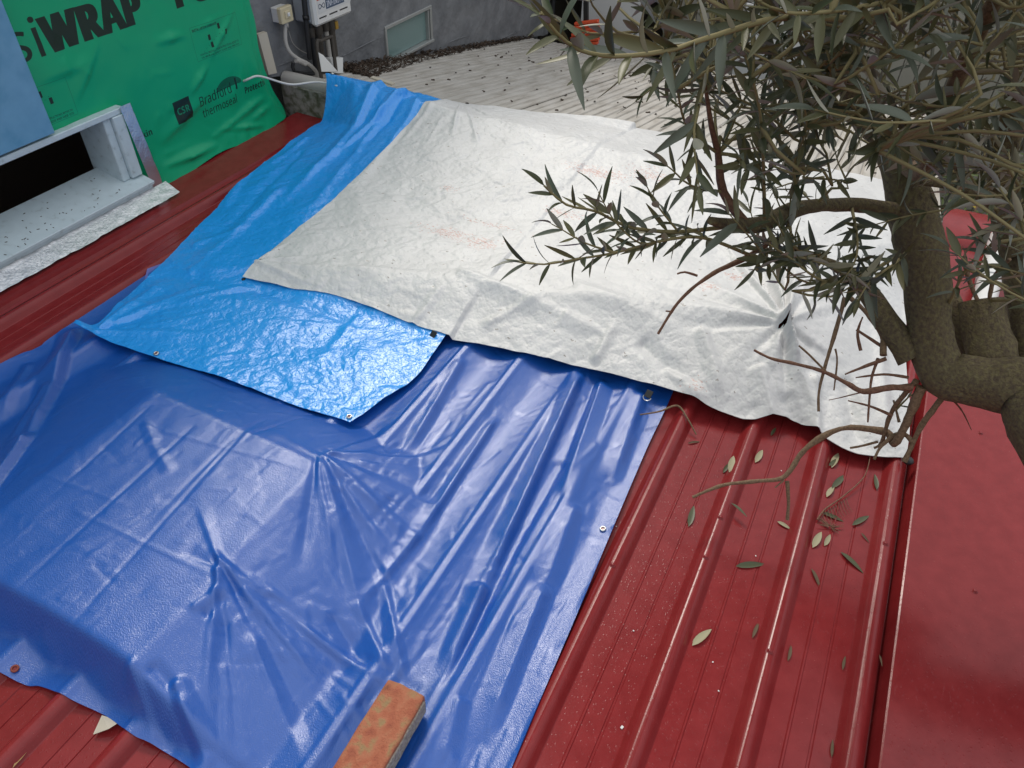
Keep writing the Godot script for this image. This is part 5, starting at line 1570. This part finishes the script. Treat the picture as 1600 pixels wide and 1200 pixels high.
func make_tree() -> void:
	var t := thing("olive_tree", "olive tree with mossy trunk and drooping leafy branches leaning over the red roof", "tree")
	var limbs := []           # skeleton points for hanging twigs on
	var limb := func(q: Array, radii: Array, called: String, m: Material, rough: float, sides: int) -> void:
		var pts := []
		for e in q: pts.append(far(e[0], e[1], e[2]))
		var c := curve(pts, 0.03)
		put(tube(c, radii, sides, rough, 60 + limbs.size()), called, m, t)
		for i in range(0, c.size(), 2): limbs.append(c[i])
	# trunk out of the garden, over the roof edge, then the fork
	var st := stool()
	var tp := [[Vector3(1.75, -2.9, -1.3), 0.17], [Vector3(1.62, -1.2, -1.45), 0.14], [Vector3(1.42, 0.0, -1.6), 0.12], [far(1680, 740, 2.36), 0.105], [far(1612, 618, 2.38), 0.095], [far(1540, 598, 2.39), 0.08], [far(1475, 582, 2.40), 0.074], [far(1455, 530, 2.40), 0.062], [far(1449, 450, 2.40), 0.07], [far(1436, 380, 2.42), 0.078], [far(1419, 300, 2.45), 0.07], [far(1406, 245, 2.48), 0.066], [far(1396, 215, 2.50), 0.06]]
	var main := []
	var rad := []
	for i in tp.size() - 1:
		var c2 := curve([tp[maxi(i - 1, 0)][0], tp[i][0], tp[i + 1][0], tp[mini(i + 2, tp.size() - 1)][0]], 100.0)
		var a: Vector3 = tp[i][0]
		var b: Vector3 = tp[i + 1][0]
		var nn := maxi(2, int(a.distance_to(b) / 0.025))
		for k in nn:
			main.append(a.cubic_interpolate(b, c2[0], c2[-1], float(k) / nn))
			rad.append(0.88 * lerpf(tp[i][1], tp[i + 1][1], float(k) / nn))
	main.append(tp[-1][0])
	rad.append(0.88 * float(tp[-1][1]))
	tube_into(st, main, rad, 26, 0.14, 61)
	put(done(st), "trunk", M.bark, t)
	for i in range(main.size() / 2, main.size(), 2): limbs.append(main[i])
	# old stump and the burl at the right
	limb.call([[1572, 620, 2.44], [1552, 565, 2.46], [1538, 515, 2.48], [1532, 470, 2.49]], [0.085, 0.07, 0.062, 0.058], "limb_stump", M.bark, 0.25, 18)
	limb.call([[1665, 660, 2.5], [1635, 560, 2.52], [1612, 480, 2.55], [1596, 400, 2.6]], [0.10, 0.08, 0.06, 0.045], "side_trunk", M.bark, 0.3, 18)
	limb.call([[1535, 570, 2.50], [1500, 500, 2.5], [1480, 455, 2.52]], [0.045, 0.035, 0.02], "limb", M.bark, 0.2, 12)
	# limbs
	limb.call([[1425, 560, 2.40], [1398, 520, 2.40], [1365, 470, 2.42], [1330, 430, 2.45], [1290, 408, 2.40]], [0.04, 0.034, 0.03, 0.02, 0.012], "limb", M.bark, 0.12, 12)
	limb.call([[1405, 250, 2.45], [1440, 270, 2.3], [1462, 215, 2.15], [1485, 150, 2.05], [1515, 80, 1.95], [1550, 10, 1.85], [1580, -60, 1.8], [1600, -200, 1.7]], [0.024, 0.022, 0.02, 0.019, 0.017, 0.016, 0.014, 0.01], "limb", M.twig, 0.06, 10)
	limb.call([[1400, 235, 2.5], [1350, 180, 2.5], [1310, 90, 2.45], [1260, -40, 2.4], [1200, -250, 2.3]], [0.04, 0.034, 0.028, 0.022, 0.014], "limb", M.bark, 0.1, 10)
	limb.call([[1590, 400, 2.55], [1570, 330, 2.55], [1565, 260, 2.5], [1590, 130, 2.4], [1560, -60, 2.4], [1500, -300, 2.3]], [0.045, 0.035, 0.03, 0.025, 0.02, 0.012], "limb", M.bark, 0.1, 10)
	limb.call([[1575, 345, 2.5], [1545, 310, 2.45], [1490, 290, 2.4], [1440, 285, 2.35]], [0.025, 0.02, 0.014, 0.008], "limb", M.bark, 0.1, 8)
	limb.call([[1400, 330, 2.4], [1330, 320, 2.3], [1250, 325, 2.1], [1190, 350, 1.95], [1150, 352, 1.85], [1110, 345, 1.75]], [0.022, 0.02, 0.018, 0.022, 0.02, 0.009], "limb", M.bark, 0.15, 10)
	limb.call([[1165, 350, 1.88], [1130, 300, 1.85], [1122, 240, 1.8], [1112, 200, 1.75], [1100, 120, 1.7]], [0.013, 0.011, 0.008, 0.006, 0.003], "branch", M.red_twig, 0.05, 8)
	# bare and pruned twigs
	for q in [
		[[1205, 375, 1.95], [1170, 400, 1.95], [1110, 430, 1.9], [1062, 470, 1.9], [1028, 522, 1.9], 0.010, 0.004, "red"], [[1090, 431, 1.9], [1070, 425, 1.9], [1058, 428, 1.9], 0.004, 0.003, "red"], [[1052, 487, 1.9], [1040, 486, 1.9], 0.004, 0.003, "red"],
		[[1440, 605, 2.38], [1400, 690, 2.45], [1385, 676, 2.5], [1330, 668, 2.5], [1290, 680, 2.5], [1255, 705, 2.5], [1225, 745, 2.5], [1180, 752, 2.5], [1130, 758, 2.5], [1082, 777, 2.5], 0.016, 0.006, "bark"],
		[[1230, 752, 2.5], [1232, 785, 2.52], [1230, 812, 2.54], 0.008, 0.006, "bark"], [[1225, 750, 2.5], [1211, 762, 2.5], 0.004, 0.003, "bark"],
		[[1478, 612, 2.42], [1440, 665, 2.45], [1425, 695, 2.46], [1413, 722, 2.46], 0.012, 0.009, "bark"], [[1425, 690, 2.46], [1412, 678, 2.46], [1395, 682, 2.46], [1375, 700, 2.46], [1366, 718, 2.46], 0.009, 0.006, "bark"],
		[[1432, 595, 2.38], [1395, 640, 2.45], [1378, 690, 2.5], [1366, 700, 2.5], 0.012, 0.006, "bark"],
		[[1425, 605, 2.38], [1390, 606, 2.36], [1350, 612, 2.36], [1325, 600, 2.36], [1285, 580, 2.36], [1240, 568, 2.36], [1205, 560, 2.35], [1178, 547, 2.35], 0.012, 0.004, "red"],
		[[1385, 560, 2.38], [1345, 575, 2.38], [1320, 585, 2.38], 0.008, 0.004, "red"], [[1420, 590, 2.38], [1382, 585, 2.38], [1337, 590, 2.38], 0.006, 0.003, "red"],
		[[1380, 555, 2.38], [1378, 525, 2.4], [1355, 490, 2.4], [1325, 462, 2.42], 0.011, 0.008, "bark"], [[1320, 465, 2.42], [1305, 520, 2.4], [1290, 570, 2.38], [1280, 610, 2.38], [1279, 643, 2.38], 0.008, 0.005, "bark"],
		[[1376, 540, 2.4], [1338, 515, 2.4], 0.006, 0.004, "red"], [[1345, 548, 2.4], [1340, 520, 2.4], [1348, 495, 2.4], 0.006, 0.004, "red"], [[1305, 545, 2.38], [1308, 565, 2.38], [1303, 610, 2.38], 0.004, 0.003, "bark"],
		[[1372, 560, 2.4], [1362, 590, 2.38], [1358, 630, 2.36], [1356, 660, 2.36], 0.006, 0.003, "red"], [[1395, 650, 2.42], [1360, 635, 2.42], [1325, 626, 2.42], 0.006, 0.003, "red"], [[1350, 612, 2.36], [1310, 622, 2.37], [1295, 625, 2.37], 0.004, 0.002, "red"],
		[[1405, 660, 2.44], [1400, 640, 2.44], [1396, 625, 2.44], 0.005, 0.004, "bark"], [[1372, 690, 2.5], [1345, 697, 2.5], [1328, 700, 2.5], 0.006, 0.004, "bark"],
		[[1290, 580, 2.36], [1265, 555, 2.36], [1248, 540, 2.36], 0.005, 0.003, "bark"], [[1410, 410, 2.45], [1420, 480, 2.45], [1422, 525, 2.44], 0.006, 0.006, "red"],
		[[1530, 475, 2.45], [1515, 440, 2.42], [1505, 400, 2.4], 0.009, 0.006, "bark"], [[1545, 470, 2.45], [1555, 430, 2.4], [1578, 405, 2.35], 0.008, 0.006, "bark"], [[1492, 628, 2.45], [1505, 645, 2.6], [1518, 672, 2.85], 0.004, 0.002, "red"]]:
		var pts := []
		for e in q:
			if e is Array: pts.append(far(e[0], e[1], e[2]))
		var n: int = pts.size()
		put(tube(curve(pts, 0.009), [q[n] * 0.8, q[n + 1] * 0.75], 8, 0.5, n), "bare_twig", M.red_twig if q[n + 2] == "red" else M.twig, t)
	# leafy branches that can be told apart: points, base radius, size of leaf
	for q in [
		[[[1500, -10, 1.75], [1380, 5, 1.5], [1300, 18, 1.32], [1230, 20, 1.22], [1185, 2, 1.18]], 0.006, 1.0, 0.1],
		[[[1330, 30, 1.45], [1220, 28, 1.3], [1110, 58, 1.16], [1040, 80, 1.1], [960, 88, 1.06], [905, 78, 1.02], [870, 52, 0.98], [845, 20, 0.95]], 0.006, 1.05, 0.25],
		[[[1150, 352, 1.85], [1060, 362, 1.75], [985, 355, 1.68], [930, 330, 1.62], [885, 320, 1.58], [850, 290, 1.55]], 0.006, 0.95, 0.2],
		[[[1170, 398, 1.95], [1100, 372, 1.8], [1040, 375, 1.72], [960, 395, 1.66], [900, 405, 1.6], [850, 413, 1.57], [815, 410, 1.55]], 0.005, 0.9, 0.25],
		[[[1250, 330, 2.1], [1180, 420, 1.9], [1220, 400, 1.9], [1280, 410, 1.95], [1340, 440, 2.05]], 0.005, 0.95, 0.4],
		[[[1290, 400, 2.2], [1240, 385, 2.0], [1215, 350, 1.9], [1200, 330, 1.85]], 0.005, 0.9, 0.1],
		[[[1400, 400, 2.3], [1350, 430, 2.1], [1290, 440, 1.95], [1230, 400, 1.85], [1200, 380, 1.8]], 0.006, 1.0, 0.1],
		[[[1420, 390, 2.3], [1400, 410, 2.15], [1360, 440, 2.05], [1340, 470, 2.0]], 0.005, 1.0, 0.2],
		[[[1195, 340, 1.9], [1190, 200, 1.6], [1175, 120, 1.5], [1155, 60, 1.45], [1145, 20, 1.4]], 0.005, 1.0, 0.15],
		[[[1122, 240, 1.8], [1075, 200, 1.7], [1058, 140, 1.62], [1050, 95, 1.6], [1040, 60, 1.56]], 0.004, 0.95, 0.1],
		[[[1130, 300, 1.85], [1080, 290, 1.75], [1050, 265, 1.7], [1030, 250, 1.68]], 0.004, 0.85, 0.2],
		[[[1060, 362, 1.75], [1030, 325, 1.7], [1010, 290, 1.66]], 0.003, 0.85, 0.2],
		[[[1040, 375, 1.72], [1000, 380, 1.68], [960, 345, 1.62], [935, 300, 1.58]], 0.003, 0.9, 0.1],
		[[[960, 395, 1.66], [915, 380, 1.62], [880, 360, 1.6], [862, 350, 1.58]], 0.003, 0.8, 0.1],
		[[[1300, 200, 2.3], [1290, 160, 1.9], [1300, 110, 1.7], [1330, 60, 1.55]], 0.005, 1.0, 0.1],
		[[[1465, 205, 2.1], [1420, 205, 1.8], [1395, 215, 1.7], [1370, 235, 1.65]], 0.004, 1.15, 0.3],
		[[[1250, 325, 2.1], [1240, 260, 1.9], [1260, 200, 1.8], [1250, 140, 1.7]], 0.005, 1.0, 0.05],
		[[[1480, 480, 2.4], [1510, 420, 2.2], [1550, 380, 2.1], [1590, 330, 2.0]], 0.005, 0.95, 0.2],
		[[[1330, 320, 2.3], [1340, 380, 2.1], [1330, 420, 2.0], [1300, 450, 1.95]], 0.005, 0.95, 0.2],
		[[[1400, 640, 2.46], [1420, 620, 2.45], [1432, 612, 2.45]], 0.004, 0.5, 0.0]]:
		var pts := []
		for e in q[0]: pts.append(far(e[0], e[1], e[2]))
		put(tube(curve(pts, 0.02), [q[1], q[1] * 0.35], 7, 0.05), "branch", M.green_twig, t)
		leafy(pts, 0.0, q[3], 0.024, q[2])
		for i in range(0, pts.size()): limbs.append(pts[i])
	# the rest of the crown: short shoots spread through its volume, each joined to the nearest branch
	var shoot_st := stool()
	var zones := [[1010, 1290, -60, 130, 1.4, 2.0, 30], [1080, 1330, 90, 300, 1.5, 2.1, 28], [1290, 1620, -80, 200, 1.4, 2.4, 62], [1280, 1460, 180, 360, 1.8, 2.5, 24], [1440, 1640, 180, 330, 1.8, 2.5, 26], [1000, 1700, -420, -60, 1.4, 2.6, 110], [1250, 1900, -1500, -420, 1.4, 2.4, 120], [1600, 1800, 0, 500, 1.6, 2.4, 40], [960, 1060, -20, 100, 1.4, 1.8, 5], [1190, 1420, 350, 470, 1.9, 2.2, 12]]
	for zn in zones:
		for i in zn[6]:
			var at := far(rng.randf_range(zn[0], zn[1]), rng.randf_range(zn[2], zn[3]), rng.randf_range(zn[4], zn[5]))
			var rel := at - EYE
			var sx := 800.0 - FOCAL * rel.dot(CX) / rel.dot(CZ)
			var sy := 600.0 + FOCAL * rel.dot(CY) / rel.dot(CZ)
			if sx > 1330 and sx < 1500 and sy > 210 and sy < 520: continue      # the limb stands free of leaves here
			var dir := Vector3(rng.randf_range(-1.1, 0.7), rng.randf_range(-0.25, 0.9), rng.randf_range(-0.8, 0.8)).normalized()
			var l := rng.randf_range(0.14, 0.28)
			var near: Vector3 = limbs[0]
			for q in limbs:
				if at.distance_squared_to(q) < at.distance_squared_to(near): near = q
			var side := Vector3(rng.randf_range(-1, 1), rng.randf_range(-1, 0.2), rng.randf_range(-1, 1)) * 0.04
			var pts := [at, at + dir * l * 0.5 + side * 0.5, at + dir * l - side * 0.3]
			tube_into(shoot_st, curve([near, near.lerp(at, 0.5) + Vector3(0, 0.02, 0) + side * 0.5, at, pts[1], pts[2]], 0.04), [0.005, 0.0035, 0.003, 0.0022, 0.0013], 5)
			leafy(pts, l, 0.0, 0.03, rng.randf_range(0.85, 1.15), 0.88)
	var sh := put(done(shoot_st), "shoots", M.green_twig, t)
	sh.set_meta("kind", "stuff")
	# leaves: the 300 that show largest are parts, the rest one mass
	var kinds := []
	for i in 12:
		kinds.append(leaf_mesh(0.068 + 0.006 * (i % 4), 0.0112 + 0.0026 * (i % 3), [0.05, 0.2, -0.12, 0.34][i % 4], [M.leaf_top[i % 4], M.leaf_under[(i / 3) % 4]], 0.3 + 0.12 * (i % 3)))
	var order := []
	for i in leaves.size():
		var p: Vector3 = (leaves[i][0] as Transform3D).origin - EYE
		var v := Vector3(p.dot(CX), p.dot(CY), -p.dot(CZ))
		var inside := v.z > 0.1 and absf(v.x / v.z) < 0.69 and absf(v.y / v.z) < 0.515
		order.append([v.z if inside else 100.0, i])
	order.sort_custom(func(a, b): return a[0] < b[0])
	for i in mini(300, order.size()):
		var lf: Array = leaves[order[i][1]]
		var o := put(kinds[lf[1]], "leaf", null, t)
		o.transform = lf[0]
	for kind in 12:
		var which := []
		for i in range(300, order.size()):
			var lf: Array = leaves[order[i][1]]
			if lf[1] == kind: which.append(lf[0])
		if which.is_empty(): continue
		var mm := MultiMesh.new()
		mm.transform_format = MultiMesh.TRANSFORM_3D
		mm.mesh = kinds[kind]
		mm.instance_count = which.size()
		for i in which.size(): mm.set_instance_transform(i, which[i])
		var mi := MultiMeshInstance3D.new()
		mi.multimesh = mm
		mi.name = "foliage"
		mi.set_meta("kind", "stuff")
		t.add_child(mi, true)
	print("leaves ", leaves.size())

# ---------------------------------------------------------------- fallen leaves and twigs on the roof
func make_litter() -> void:
	var pale := leaf_mesh(0.062, 0.017, 0.02, [mat(Color(0.34, 0.31, 0.19), 0.6), mat(Color(0.3, 0.28, 0.18), 0.7)], 0.5)
	var green := leaf_mesh(0.07, 0.015, 0.05, [M.leaf_top[1], M.leaf_under[0]], 0.5)
	var brown := leaf_mesh(0.055, 0.009, 0.1, [mat(Color(0.12, 0.08, 0.045), 0.8), mat(Color(0.2, 0.15, 0.09), 0.8)], 0.8)
	# [from px, py, to px, py, kind]
	for q in [[1138, 742, 1148, 706, 0], [1130, 738, 1142, 722, 1], [1180, 722, 1192, 702, 0], [1300, 730, 1312, 703, 0], [1295, 728, 1306, 718, 1], [1300, 762, 1322, 740, 1], [1292, 776, 1304, 758, 0], [1076, 822, 1084, 792, 1], [1140, 794, 1162, 812, 1], [1150, 884, 1196, 880, 1], [1215, 814, 1236, 826, 0], [1285, 800, 1315, 812, 1], [1332, 820, 1356, 806, 1], [1270, 855, 1284, 830, 0], [1288, 852, 1298, 834, 0], [1314, 862, 1346, 890, 1], [1346, 832, 1360, 848, 2], [1082, 1008, 1112, 982, 0], [1176, 996, 1188, 966, 2], [1268, 888, 1286, 924, 2], [1231, 1032, 1239, 1001, 2], [1317, 1046, 1322, 1020, 2], [1373, 1024, 1379, 1044, 2], [1205, 680, 1212, 668, 1], [1300, 1182, 1302, 1150, 2], [1370, 764, 1368, 742, 1], [1075, 692, 1098, 688, 2]]:
		var y := 0.006
		if q[0] > 1425: y = 0.04
		var a := on_y(q[0], q[1], y)
		var b := on_y(q[2], q[3], y)
		var base := rest_y(a) + 0.0025
		var dir := (b - a).normalized()
		var o := put([pale, green, brown][q[4]], ["pale_fallen_leaf", "green_fallen_leaf", "brown_fallen_leaf"][q[4]], null)
		var pan := "on the pan beside the dark blue tarpaulin"
		if a.x > rib_x(3): pan = "in the gutter beside the wide flashing"
		elif a.x > rib_x(2): pan = "on the pan next to the wide flashing"
		elif a.x > rib_x(1): pan = "on the middle pan under the forked twig"
		var low := " below the others" if q[1] > 900 else ""
		meta(o, "%s %s%s" % [["pale underside of olive leaf", "dark green olive leaf", "curled brown dead leaf"][q[4]], pan, low], "leaf", "fallen leaves on the red roof")
		var bs := Basis(dir, Vector3.UP, dir.cross(Vector3.UP)).orthonormalized()
		o.transform = Transform3D(bs.scaled(Vector3.ONE * clampf(a.distance_to(b) / 0.062, 0.5, 1.4)), Vector3(a.x, base, a.z))
		o.rotate_object_local(Vector3.RIGHT, rng.randf_range(-0.3, 0.3))
	# a fallen forked stalk on the tarpaulin's edge and a fine dry stem
	var tw := thing("fallen_stalk", "thin bent dry stalk lying across the edge of dark blue tarpaulin", "twig")
	put(tube(curve([on_y(1000, 648, 0.055), on_y(1030, 643, 0.055), on_y(1058, 634, 0.05), on_y(1073, 652, 0.04), on_y(1088, 679, 0.012)], 0.01), [0.003, 0.004, 0.003], 6, 0.2), "stalk", M.twig, tw)
	var dry := thing("dry_fern_stem", "dry curved brown stem on the red roof among fallen leaves", "twig")
	put(tube(curve([on_y(1360, 712, 0.03), on_y(1350, 745, 0.02), on_y(1318, 775, 0.012), on_y(1290, 795, 0.01), on_y(1277, 812, 0.008)], 0.01), [0.0015, 0.003], 6), "stem", M.red_twig, dry)
	for i in 10:
		var u := i / 9.0
		var a := on_y(lerpf(1322, 1285, u), lerpf(778, 800, u), 0.012)
		put(tube([a, a + Vector3(0.012, 0.0, 0.03), a + Vector3(0.03, -0.004, 0.05)], [0.0012, 0.0006], 5), "frond", M.red_twig, dry)
	# brown bracts and needle heap
	var hp := thing("seed_head", "small brown dry seed head on the red roof between pale leaves", "seed head")
	var c := on_y(1298, 824, 0.008)
	for i in 22:
		var d := Vector3(rng.randf_range(-0.05, 0.04), rng.randf_range(0.0, 0.006), rng.randf_range(-0.03, 0.02))
		put(tube([c + d * 0.2, c + d], [0.0016, 0.0008], 5), "bract", M.red_twig, hp)
	# small pale flakes
	var fl := box(Vector3(0.009, 0.002, 0.007), Transform3D(), 0.0006)
	for q in [[972, 1136], [990, 985], [1114, 1034], [1123, 1079], [963, 822], [1221, 735], [1181, 868]]:
		var p := on_y(q[0], q[1], 0.004)
		p.y = rest_y(p) + 0.0015
		var o := put(fl, "pale_flake", M.white_board)
		o.position = p
		o.rotation.y = rng.randf() * TAU
		o.scale = Vector3.ONE * (1.0 if q[1] == 1136 else 0.5)
		meta(o, "tiny pale paint flake lying on the red roof", "flake", "paint flakes on the red roof")
	# leaf-like scraps at the lower left
	var sc := thing("torn_paper_scrap", "small cream torn scrap under the edge of dark blue tarpaulin", "scrap")
	var s0 := on_y(160, 1118, 0.012)
	put(board_from([s0, s0 + Vector3(0.06, 0.008, -0.01), s0 + Vector3(0.05, 0.012, 0.02), s0 + Vector3(0.02, 0.0, 0.045)], 0.002), "scrap", M.cream_board, sc)
	var ll := put(leaf_mesh(0.13, 0.016, 0.05, [mat(Color(0.32, 0.2, 0.08), 0.7), mat(Color(0.3, 0.2, 0.1), 0.7)], 0.4), "long_dry_leaf", null)
	meta(ll, "long tan dry leaf against a rib at the roof's lower corner", "leaf")
	var la := on_y(15, 1195, 0.03)
	var lb := on_y(55, 1142, 0.02)
	var ld := (lb - la).normalized()
	ll.transform = Transform3D(Basis(ld, Vector3.UP, ld.cross(Vector3.UP)).orthonormalized(), Vector3(la.x, rest_y(la) + 0.006, la.z))
func rest_y(p: Vector3) -> float:
	if p.x > 0.53: return 0.036
	for j in range(-12, 4):
		var d := absf(rib_x(j) - p.x)
		if d < 0.014: return 0.034
		if d < 0.039: return 0.034 * (0.039 - d) / 0.025
	return 0.001
